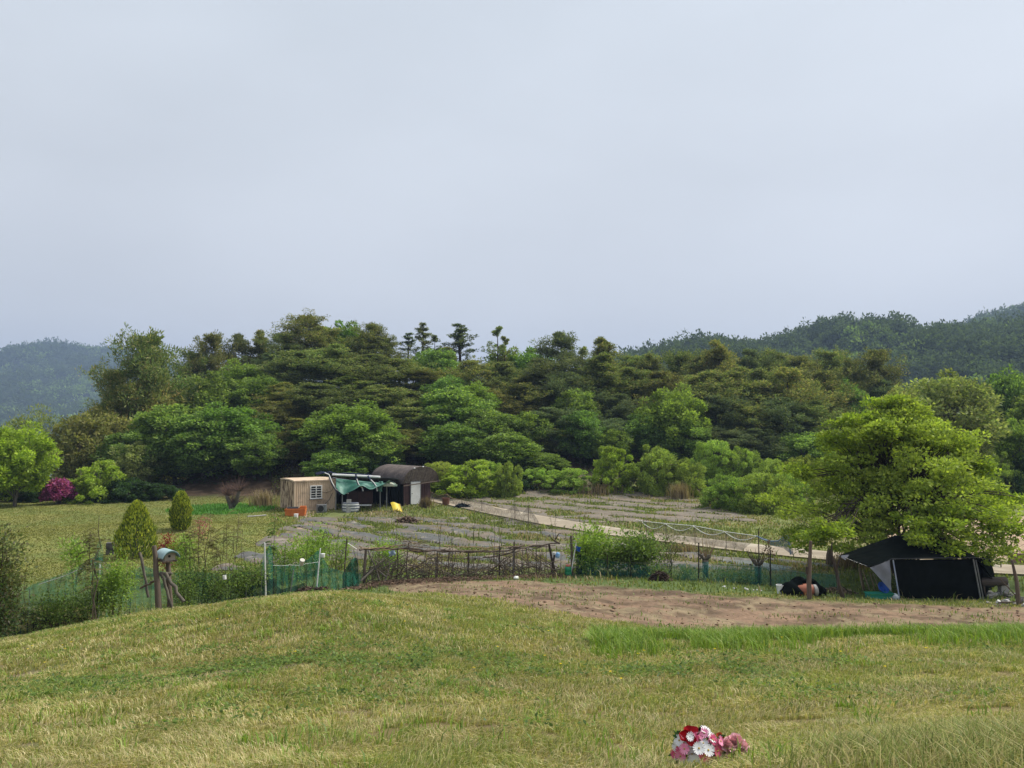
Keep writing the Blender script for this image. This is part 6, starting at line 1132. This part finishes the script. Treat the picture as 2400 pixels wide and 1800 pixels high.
# --- black shelter
def shelter():
    Y = 24.3; o = onground(2190, Y); t = thing('shade_cloth_shelter', 'low black shade cloth shelter with a slanting canopy under the lime tree', 'shelter', o)
    def L(px, py, dy=0.): return at(px, py, Y + dy) - o
    def G(px, dy=0.): return onground(px, Y + dy) - o
    def quad(a, b, c, d, nu=48, nv=20, sag=.05, w=.010, th=.012):
        a, b, c, d = map(Vector, (a, b, c, d)); m = MB(); m.sheet(lambda u, v: (a.lerp(b, u)).lerp(d.lerp(c, u), v) + Vector((0, w * (math.sin(u * 19 + v * 4) + .7 * math.sin(u * 41 - v * 9) + .5 * math.sin(v * 23 + u * 5)), -sag * math.sin(u * math.pi) * math.sin(v * math.pi))), nu, nv, th=Vector((0, -th, th * .3))); return m
    z = Vector((0, 0, .02)); quad(G(2097) + z, G(2287) + z, L(2285, 1310), L(2091, 1312), sag=0, w=.012).build('front_cloth', M_BLACKC, t, smooth=True)
    quad(L(2285, 1310), L(2320, 1300, 2.4), G(2322, 2.4), G(2287) + z, sag=0).build('side_cloth', M_BLACKC, t, smooth=True)
    # roof: ridge runs along the middle, front slope pulled out to a tip at the left
    tip = L(1966, 1302, -.1); r1 = L(2095, 1256, 1.2); r2 = L(2215, 1262, 1.2); fr = L(2290, 1307, -.1); mid = L(2042, 1331, -.15); fl = L(2091, 1310, -.06)
    quad(fl, fr, r2, r1, sag=.06).build('roof_cloth', M_BLACKC, t, smooth=True); quad(tip, mid, fl, r1, sag=.05).build('canopy_cloth', M_BLACKC, t, smooth=True)
    quad(r1, r2, L(2300, 1312, 2.6), L(2100, 1300, 2.6), sag=.05).build('rear_roof_cloth', M_BLACKC, t, smooth=True); quad(r2, fr, L(2327, 1358, .4), L(2290, 1318, 1.2), 12, 12, sag=.02).build('side_flap', M_BLACKC, t, smooth=True)
    m = MB(); A, B, C = L(2040, 1331, -.18), L(2086, 1313, -.1), L(2090, 1387, -.1); m.sheet(lambda u, v: A.lerp(B, u).lerp(C.lerp(B, u) if False else C.lerp(B, u * .999), v) + Vector((0, .02 * math.sin(u * 9), 0)), 12, 12, th=Vector((0, -.008, 0))); tag(m.build('flap', M_GREYC, t, smooth=True), 'grey triangular flap')
    m = MB(); A, B, C = L(1966, 1302, -.13), L(1982, 1313, -.14), L(1990, 1300, -.05); m.sheet(lambda u, v: A.lerp(B, u).lerp(C, v * .999), 5, 5, th=.008); m.build('canopy_tip', M_GREYC, t)
    for (px, dy, top, mt, r) in ((2096, -.05, 1312, M_BLUE, .02), (2284, -.08, 1310, M_STEEL, .022), (2290, -.02, 1312, M_STEEL, .018), (2215, 1.2, 1263, M_STEEL, .02), (2095, 1.2, 1257, M_STEEL, .02), (2318, 2.4, 1302, M_STEEL, .02)):
        a = G(px, dy); b = L(px - 3, top, dy); m = MB(); m.tube([a, b], r, 8); m.build('pole', mt if mt is not M_BLUE else pm('pale_blue_pole', (.28, .34, .48), (.4, .44, .5)), t, smooth=True)
    m = MB(); m.tube([fl, fr], .02, 6); m.tube([r1, r2], .02, 6); m.tube([tip, mid, fl], .012, 5); m.tube([fr, L(2352, 1316, .2)], .01, 4); m.build('edge_rope', M_DARK, t)
    for k, (A, B) in enumerate(((tip, L(1940, 1300, .2)), (tip, G(1950, -1.0)), (L(2327, 1358, .4), G(2345, .3)))):
        m = MB(); m.tube([A, (A + B) / 2 - Vector((0, 0, .04)), B], .006, 4); m.build('guy_rope', M_DARK, t)
    # stored things
    for k, (px, dy, top, w, ln) in enumerate(((2014, 1.3, 1333, .14, .05), (2028, 1.2, 1338, .11, -.04), (2040, 1.25, 1342, .06, .02), (2052, 1.1, 1345, .05, -.05))):
        a = onground(px, Y + dy); b = at(px, top, Y + dy); m = MB(); m.beam(a, b + Vector((ln, .1, 0)), w, .025); tag(m.build('board', pm(f'board_{k}', (.33, .26, .19), (.2, .16, .12))), f"{['wide plywood board', 'narrower plywood board', 'thin upright batten', 'last thin leaning batten'][k]} stored inside the left end of the shelter", 'board', 'boards stored in the black shelter')
    c = thing('basin', 'round blue plastic basin leaning inside the black shelter', 'basin', at(2069, 1378, Y + .2)); b = MB(); M = Matrix.Rotation(.9, 3, 'X') @ Matrix.Rotation(.3, 3, 'Y'); b.lathe([(.10, -.08), (.17, .03), (.185, .04), (.16, .03), (.09, -.06)], 22, M); b.build('body', M_BLUE, c, smooth=True); b = MB(); b.tube([M @ Vector((.18 * math.cos(a), .18 * math.sin(a), .04)) for a in np.linspace(0, 6.283, 23)], .012, 5, cap=False); b.build('rim', M_BLUE, c)
    c = thing('crate', 'long green plastic crate on the ground before the black shelter', 'crate', onground(2052, Y - .05), 0.03); b = MB(); rbox(b, .80, .34, .17, .02, 1.04); b.build('body', pm('teal_crate', (.03, .26, .20), (.02, .2, .15)), c, bevel=.01); b = MB(); b.beam((-.43, -.19, .17), (.43, -.19, .17), .03); b.beam((-.43, .19, .17), (.43, .19, .17), .03); b.build('rim', M_GREENP, c)
    b = MB(); b.lathe([(0, 0), (.09, .01), (.11, .08), (.07, .16), (.02, .19)], 12, None, onground(2086, Y - .2)); tag(b.build('bag', pm('pale_bag', (.5, .55, .58), (.36, .4, .43)), smooth=True), 'pale plastic bag beside the green crate', 'bag')
    m = MB()
    m.tube([at(1975, 1375, Y), at(1990, 1387, Y + .3), at(2005, 1390, Y + .6), at(2020, 1391, Y + .9)], .018, 5); tag(m.build('hose', M_DARK), 'dark hose drooping from the slim trunk to the shelter', 'hose')
shelter()
# jar under black cloth, buckets, posts
def jar():
    p = onground(1876, 24.2); t = thing('clay_jar', 'terracotta jar lying on its side under black cloth', 'jar', p); M = Matrix.Rotation(math.pi / 2 * .92, 3, 'Y'); b = MB(); b.lathe([(.10, -.30), (.17, -.22), (.205, -.05), (.20, .10), (.15, .22), (.14, .26)], 24, M, (.0, -.12, .19)); b.build('body', M_TERRA, t, smooth=True)
    b = MB(); b.lathe([(.14, .0), (.175, .02), (.175, .1), (.14, .12)], 22, M, (.22, -.14, .19)); b.build('rim', M_CONC, t, smooth=True)
    g = np.random.default_rng(5); m = MB()
    def cl(u, v):
        a = math.pi * u; r = .36 + .05 * math.sin(u * 11 + v * 5); x = -.72 + 1.40 * v; e = math.sin(math.pi * (.04 + .92 * v)) ** .6; cut = 1 - .55 * math.exp(-((x - .12) / .2) ** 2) * max(0, math.cos(a + .35)); return p + Vector((x, .06 - r * math.cos(a) * 1.05 * e, max(.01, (r + .12) * math.sin(a) ** .7 * e + .02 + .04 * math.sin(v * 23 + u * 9))))
    m.sheet(lambda u, v: cl((.02 if not (.42 < v < .74) else .34) + (.96 - (.02 if not (.42 < v < .74) else .34)) * u, v), 20, 36, th=.012); tag(m.build('cloth', M_BLACKC, smooth=True), 'crumpled black cloth thrown over the terracotta jar', 'cloth')
jar()
bucket('bucket', 'white plastic bucket left of the black covered jar', onground(1821, 24.4), .125, .27, M_WHITE)
bucket('bowl', 'small white bowl leaning between the bucket and the jar', onground(1843, 24.3) + Vector((0, 0, .08)), .09, .1, M_WHITE, Matrix.Rotation(.9, 3, 'X'), 'bowl')
t = thing('post', 'rough wooden post in front of the black covered jar', 'post', onground(1888, 23.5)); m = MB(); p = onground(1888, 23.5); H = at(1893, 1268, 23.5).z - p.z; m.tube([(0, 0, -.1), (-.01, 0, .5), (.02, 0, 1.0), (.07, 0, H)], [.075, .07, .06, .045], 9); m.build('pole', M_WOOD, t, smooth=True); m = MB(); m.box((-.07, -.02, .85), (.05, .06, .22)); m.build('bracket', M_BARK, t)
def trunkish(label, px, Y, pts, rs, name='trunk', cat='tree', mt=M_BARK):
    p = onground(px, Y); t = thing(name, label, cat, p); m = MB()
    for pl, r in zip(pts, rs): m.tube([(p if False else (at(a, b, Y) - p)) for a, b in pl], r, 7)
    m.build('trunk', mt, t, smooth=True); return t
trunkish('slim forked dark tree trunk just left of the shelter canopy', 1968, 24.0, ([(1977, 1402), (1966, 1370), (1962, 1345), (1955, 1318), (1948, 1295), (1950, 1270)], [(1960, 1335), (1966, 1315), (1972, 1298)]), ([.075, .055, .05, .045, .03, .015], [.03, .025, .015]), 'young_tree')
trunkish('grey stump post seen behind the slim forked trunk', 1945, 30.5, ([(1945, 1322), (1944, 1300), (1946, 1285)],), ([.16, .13, .10],), 'stump', 'stump', M_WOOD)
t = thing('post', 'grey wooden post at the right of the stone pile', 'post', onground(2372, 23.0)); p = onground(2372, 23.0); m = MB(); m.tube([(0, 0, -.1), (-.05, 0, .7), (-.17, 0, at(2355, 1312, 23).z - p.z)], [.07, .055, .03], 8); m.build('pole', M_WOOD, t, smooth=True); m = MB(); m.tube([(-.02, 0, .1), (-.55, .1, .0 + .06)], .02, 5); m.tube([(-.06, 0, .25), (-.45, .15, .75)], .018, 5); m.build('brace', M_WOOD, t)
# log bench and stones
t = thing('log_bench', 'dark log beam resting on stones right of the shelter', 'bench', onground(2322, 24.8)); m = MB(); p = onground(2322, 24.8); m.tube([at(2291, 1364, 24.8) - p, at(2357, 1362, 24.8) - p], [.13, .14], 12); m.build('beam', pm('dark_log', (.06, .05, .045), (.11, .09, .08), 5, .9, bump=.5, stretch=(.4, 3, 3)), t, smooth=True)
m = MB(); m.box(at(2352, 1385, 24.9) - p, (.26, .22, .5)); m.build('support', M_CONC, t, bevel=.02); m = MB(); m.box(at(2300, 1388, 24.9) - p, (.14, .2, .45)); m.build('support', M_WOOD, t)
def rock(p, r, seed, matl, label, group):
    g = np.random.default_rng(seed); m = MB(); prof = [(r * math.sin(a) * g.uniform(.85, 1.1) + .001, -r * .7 * math.cos(a)) for a in np.linspace(.15, 3.0, 7)]; m.lathe(prof, 9, Matrix.Rotation(g.random() * 6, 3, 'Z') @ Matrix.Rotation(g.normal(0, .5), 3, 'X'), p + Vector((0, 0, r * .5)))
    for i, v in enumerate(m.v): f = 1 + .18 * g.normal(); c = p + Vector((0, 0, r * .5)); m.v[i] = tuple(c + (Vector(v) - c) * max(.75, min(1.25, f)))
    tag(m.build('stone', matl, smooth=True), label, 'stone', group)
g = np.random.default_rng(12); M_RK = [M_STONE, pm('dark_stone', (.16, .15, .14), (.09, .085, .08), 4, .9, bump=.5), pm('pale_stone', (.62, .61, .58), (.45, .44, .42), 4, .9, bump=.3)]
for i in range(34):
    px = g.uniform(2292, 2420); Y = g.uniform(22.9, 25.2); r = g.uniform(.04, .12); k = int(g.choice([0, 1, 1, 2])); rock(onground(px, Y), r, i, M_RK[k], ['grey', 'dark', 'pale'][k] + ' field stone ' + ('between the shelter poles and the log beam' if px < 2312 else 'under the middle of the log beam' if px < 2345 else 'beside the concrete support of the log beam' if px < 2375 else 'right of the grey post') + (', in front' if Y < 23.8 else ', behind'), 'stones scattered by the log bench')
for px, Y, lb in ((2388, 22.6, 'large white oval stone right of the grey post'), (2403, 22.9, 'white stone at the right photo edge')): rock(onground(px, Y), .11, px, M_RK[2], lb, None)
for i in range(9): px = 1690 + i * 11 + int(g.integers(-5, 6)); rock(onground(px, 25.2 - i * .06 + g.normal(0, .12)), g.uniform(.025, .05), 200 + i, M_RK[2], 'small pale stone in the line along the teal net foot', 'stones along the net foot')
# far right net and small brick block beyond the shelter
o = onground(2370, 30); t = thing('net_fence', 'grey green net fence beyond the shelter at the right edge', 'fence', o); net(t, 'net', M_NETT, 2318, 2560, [(2318, 30), (2560, 28.5)], [(2318, 1322), (2345, 1336), (2400, 1340), (2560, 1342)], o)
for px, yt in ((2333, 1322), (2400, 1330), (2480, 1330)): post(t, o, px, 29.9, yt, .022, M_BARK)
p = onground(2370, 31.5); m = MB(); m.box(at(2362, 1330, 31.5), (.6, .3, .18)); m.box(p + Vector((0, 0, .12)), (.5, .28, .5)); tag(m.build('block', pm('brick_block', (.20, .10, .085), (.3, .2, .17), 6), bevel=.01), 'small reddish block beyond the net at the right edge', 'block')
m = MB()
# dark plastic sheet dropped near the track net
heap('bundle of dark blue plastic netting by the far track net', 1085, 52.6, 44, .22, [(.02, .03, .04), (.04, .06, .07)], 5, 700, 'net_bundle', .2)
heap('brown dead weed heap on the fabric before the yellow sheet', 955, 44.5, 60, .3, [(.17, .12, .09), (.24, .18, .13)], 6, 1500, 'weed_heap', .22)

# ---------------------------------------------------------------- flowers in the grass
def flowers():
    c = onground(1630, 3.78); g = np.random.default_rng(4)
    t = thing('flower_bouquet', 'artificial bouquet of white and pink daisies with red blooms lying in the grass', 'bouquet', c)
    MW = pm('white_petal', (.80, .80, .80), (.70, .70, .72), 30, .6, bump=0); MP = pm('pink_petal', (.74, .17, .33), (.82, .36, .50), 20, .6, bump=0); MPK = pm('deep_pink_petal', (.55, .05, .14), (.65, .12, .24), 20, .6, bump=0)
    MR = pm('red_petal', (.45, .004, .014), (.33, .003, .01), 30, .55, bump=0); MO = pm('orange_petal', (.70, .16, .06), (.62, .05, .03), 30, .6, bump=0); MLP = pm('pale_pink_petal', (.82, .42, .46), (.88, .58, .60), 20, .7, bump=0)
    MY = pm('flower_centre', (.50, .36, .07), (.3, .2, .05), 60, .8, bump=0); MGR = pm('stem_green', (.06, .14, .04), (.03, .08, .03), 20, .6, bump=0); MRIB = pm('ribbon', (.72, .50, .52), (.78, .65, .62), 10, .4, bump=0)
    Y0 = 3.78
    def petals(n, r, w, cup, dbl=1):
        m = MB()
        for L_ in range(dbl):
            for i in range(n):
                a = 6.283 * (i + .5 * L_) / n + g.normal(0, .04); d = Vector((math.cos(a), math.sin(a), 0)); s = Vector((-d.y, d.x, 0)); q = r * (1 - .15 * L_) * g.uniform(.93, 1.05); pts = []
                for k, (f, ww) in enumerate(((.12, .35), (.4, .8), (.75, 1), (.95, .75), (1.0, .3))):
                    z = cup * q * f * f + .002 * L_; p = d * q * f + Vector((0, 0, z)); pts.append((p - s * w * ww / 2, p + s * w * ww / 2))
                vs = [x for pr in pts for x in pr]; m.add(vs, [(2 * k, 2 * k + 2, 2 * k + 3, 2 * k + 1) for k in range(4)])
        return m
    def head(px, py, dy, r, mt, face, n=20, cup=.15, dbl=2, centre=MY, w=None):
        p = at(px, py, Y0 + dy) - c; q = Vector(face).normalized().to_track_quat('Z', 'Y'); r = r * (.62 if centre else .8); e = petals(n if not centre else 17, r, (w * .8 if w else r * .24), cup, dbl if not centre else 1); ob = e.build('flower', mt, t); ob.location = p; ob.rotation_mode = 'QUATERNION'; ob.rotation_quaternion = q
        if centre: b = MB(); b.lathe([(.0, 0), (r * .17, .002), (r * .15, r * .1), (0, r * .14)], 12); k = b.build('flower_centre', centre, ob, smooth=True)
        return ob
    H = [(1592,1735,0,.043,MW,(-.6,-.8,.3)),(1587,1750,.02,.046,MW,(-.7,-.7,.1)),(1604,1755,-.05,.042,MP,(-.3,-.9,.3)),(1595,1772,-.02,.044,MP,(-.4,-.9,0)),(1580,1768,.03,.038,MPK,(-.8,-.5,0)),(1621,1745,.0,.036,MW,(0,-.5,.9)),(1638,1754,-.07,.048,MW,(.0,-.85,.5)),(1660,1758,-.06,.047,MW,(.2,-.85,.5)),
         (1648,1742,-.01,.044,MW,(.1,-.6,.9)),(1651,1771,-.04,.050,MPK,(.1,-.95,.2)),(1632,1770,.0,.042,MPK,(-.1,-.9,.1)),(1627,1784,-.07,.052,MW,(-.1,-.98,.1)),(1608,1792,-.03,.045,MW,(-.3,-.9,-.1)),(1588,1790,.0,.042,MW,(-.7,-.7,0)),(1652,1711,.04,.046,MW,(.2,-.3,1)),(1650,1718,.02,.042,MP,(-.3,-.7,.7)),(1668,1728,.01,.048,MW,(.6,-.5,.7)),(1674,1744,.0,.046,MW,(.7,-.6,.5)),(1666,1742,.03,.044,MP,(.1,-.8,.4)),
         (1682,1760,-.02,.044,MPK,(.5,-.8,.2)),(1688,1752,.02,.045,MW,(.8,-.5,.3)),(1618,1798,-.06,.04,MW,(0,-.95,.2)),(1598,1742,.05,.035,MW,(-.3,-.3,.9)),(1676,1782,0,.045,MP,(.4,-.9,0)),(1694,1770,.02,.04,MW,(.8,-.6,0))]
    for px, py, dy, r, mt, fc in H: head(px, py, dy, r, mt, fc)
    for i in range(26):
        px = g.uniform(1584, 1694); lo = 1735 - 14 * math.sin((px - 1584) / 110 * math.pi); py = g.uniform(lo, 1796); k = (px - 1640) / 60; head(px, py, .0, g.uniform(.038, .046), [MW, MW, MP, MPK, MW][i % 5], (k, -.8, .5 - (py - 1740) / 100))
    head(1616, 1722, .03, .042, MR, (.1, -.55, .85), 16, .7, 3, None, .028); head(1608, 1728, .0, .034, MR, (-.4, -.6, .6), 12, .8, 3, None, .026); head(1626, 1719, .05, .036, MR, (.3, -.4, .9), 12, .7, 3, None, .026); head(1618, 1733, -.02, .032, MR, (0, -.95, .2), 12, .6, 2, None, .024); head(1617, 1727, -.035, .026, MW, (.2, -.8, .4), 14, .2, 1, None)
    head(1684, 1727, .06, .022, MO, (.2, -.7, .6), 8, .9, 2, None, .016); head(1690, 1730, .06, .018, MR, (-.1, -.7, .6), 8, .9, 2, None, .014)
    m = MB(); P = [at(1632, 1722, Y0), at(1637, 1714, Y0), at(1637, 1706, Y0), at(1642, 1702, Y0)]; m.sheet(lambda u, v: P[min(2, int(u * 2.999))].lerp(P[min(3, int(u * 2.999) + 1)], u * 2.999 - int(u * 2.999)) - c + Vector((.012 * v, 0, .004 * v)), 12, 2, th=.002); m.sheet(lambda u, v: at(1582 + 12 * u + 7 * v, 1782 + 22 * u, Y0 - .02) - c, 6, 2, th=.002); m.build('ribbon', MRIB, t)
    m = MB()
    for i in range(26): a = g.normal(0, 1, 3); b = at(g.uniform(1590, 1690), g.uniform(1725, 1785), Y0 + .05) - c; m.tube([Vector((g.normal(0, .02), .05, .0)), b], .003, 4, cap=False)
    m.build('stem', MGR, t); n = 520; P = np.array([list(at(g.uniform(1580, 1698), g.uniform(1724, 1798), Y0 + g.uniform(.0, .09)) - c) for _ in range(n)]); V = leaf_quads(P, g.normal(0, 1, (n, 3)), g.normal(0, 1, (n, 3)), g.uniform(.02, .045, n), g.uniform(.01, .018, n)); link('leaves', quads_mesh('bouquet_leaves', V, np.repeat(pick([(.04, .10, .03), (.02, .05, .02), (.10, .17, .06)], (3, 3, 1), n), 4, 0)), M_LEAF, t)
    for k, (px, py, dy, r) in enumerate(((1722, 1745, .04, .052), (1704, 1752, .02, .045), (1736, 1752, .03, .042))):
        p = at(px, py, Y0 + dy); f = thing('pompom_flower', ['tallest fluffy pale pink carnation right of the bouquet', 'fluffy pale pink carnation touching the bouquet', 'fluffy pale pink carnation on the far right'][k], 'flower', p, 0, 'pale pink carnations'); m = MB()
        for i in range(150):
            d = Vector(g.normal(0, 1, 3)); d.z = abs(d.z) * .9 - .25; d.normalize(); s = d.cross(Vector(g.normal(0, 1, 3))).normalized(); q = r * g.uniform(.75, 1.05); w = r * g.uniform(.14, .24); e = d.cross(s) * r * .06
            m.add([d * q * .2, d * q * .7 - s * w + e, d * q + s * w * .0 - s * w * .9, d * q * 1.04 + e, d * q - s * -w * .9, d * q * .7 + s * w - e], [(0, 1, 2, 3), (0, 3, 4, 5)])
        m.build('petals', MLP, f); m = MB(); m.tube([(0, 0, -r * .3), (-.01, .02, -.12)], .004, 5); m.build('stem', MGR, f)
flowers()
finish_labels()
# ---------------------------------------------------------------- woods on the hills, undergrowth, haze
def hill_woods(VC, n, size, per, leaf, seed, label, umin, umax, xr):
    V, C = VC; g = np.random.default_rng(seed); m, k = V.shape[:2]; i = g.integers(int(m * umin), int(m * umax), n * 3); j = g.integers(0, k - 1, n * 3); px = 1200 + F * V[i, j, 0] / V[i, j, 1]; ok = (px > xr[0]) & (px < xr[1]); i, j = i[ok][:n], j[ok][:n]; n = len(i)
    P = V[i, j] + g.normal(0, size * .3, (n, 3)) * [1, 1, 0]; s = size * (.55 + 1.1 * g.random(n) ** 2); base = np.array([(.085, .118, .06), (.07, .098, .055), (.15, .22, .065), (.20, .27, .09), (.11, .16, .06)])
    patch = fbm(P[:, 0] / (size * 9), P[:, 1] / (size * 9), seed); w = g.random(n); ci = np.where(patch + (w - .5) * .3 > .56, g.integers(2, 5, n), g.integers(0, 2, n)); col = base[ci] * g.uniform(.8, 1.2, (n, 1))
    idx = np.repeat(np.arange(n), per); M_ = len(idx); d = unit(g.normal(0, 1, (M_, 3))); d[:, 2] = np.abs(d[:, 2]) * 1.1 - .15; con = np.isin(ci, (0, 1))[idx]; rr = s[idx] * .5 * g.uniform(.7, 1.05, M_)
    Q = P[idx] + d * rr[:, None] * np.where(con[:, None], [.75, .75, 1.5], [1, 1, 1.0]) + np.array([0, 0, 1]) * s[idx][:, None] * .35
    D = d + g.normal(0, .6, (M_, 3)); Vq = leaf_quads(Q, D, d * 1.3 + np.array([0, 0, .5]) + g.normal(0, .12, (M_, 3)), leaf * g.uniform(.7, 1.4, M_), leaf * .6 * g.uniform(.7, 1.3, M_)); c = col[idx] * g.uniform(.93, 1.07, (M_, 1))
    tag(link('hill_woods', quads_mesh('hill_woods', Vq, np.repeat(c, 4, 0)), M_NEEDLE), label, 'woods', kind='stuff')
hill_woods(R1, 4600, 7.0, 95, 1.5, 5, 'dense wood covering the nearer hill on the right', .25, .83, (1250, 2800))
hill_woods(R0, 7500, 11.0, 22, 4.0, 8, 'hazy wood covering the far hill on the left', .02, .82, (-500, 420))
hill_woods(R2, 1500, 9.0, 50, 2.6, 6, 'wood on the farther ridge at the right edge', .6, .83, (1950, 2800))
def undergrowth():
    g = np.random.default_rng(15); n = 60000; y = g.uniform(61, 100, n); px = g.uniform(180, 2460, n); x = (px - 1200) / F * y; k = (fbm(x / 3, y / 3, 201) > .40) & ((y > 64) | (x > -5)); x, y = x[k], y[k]; n = len(x); h = 1.6 * fbm(x / 2, y / 2, 202) * g.random(n)
    P = np.stack([x, y, ground_z(x, y) + h], 1); V = leaf_quads(P, g.normal(0, 1, (n, 3)) * [1, 1, .4], np.tile([0, 0, 1.], (n, 1)) + g.normal(0, .4, (n, 3)), g.uniform(.2, .4, n), g.uniform(.08, .2, n))
    tag(link('undergrowth', quads_mesh('undergrowth', V, np.repeat(pick([(.05, .085, .03), (.035, .05, .02), (.09, .07, .045)], (4, 3, 2), n), 4, 0)), M_LEAF), 'dark undergrowth and brown leaf litter on the floor of the wood', 'undergrowth', kind='stuff')
undergrowth()
def haze():
    x0, x1, y0, y1, z0, z1 = -2700, 2700, -2700, 2700, -26, 215
    b = MB(); b.box(((x0 + x1) / 2, (y0 + y1) / 2, (z0 + z1) / 2), (x1 - x0, y1 - y0, z1 - z0)); m, t = mat_new('haze'); o = N(t, 'ShaderNodeOutputMaterial'); p = N(t, 'ShaderNodeVolumePrincipled')
    p.inputs['Color'].default_value = (.50, .67, 1.0, 1); p.inputs['Density'].default_value = 0.00035; p.inputs['Anisotropy'].default_value = 0.1; t.links.new(p.outputs[0], o.inputs['Volume'])
    ob = b.build('haze', m); tag(ob, 'thin blue air between the camera and the hills', 'haze', kind='stuff')
haze()
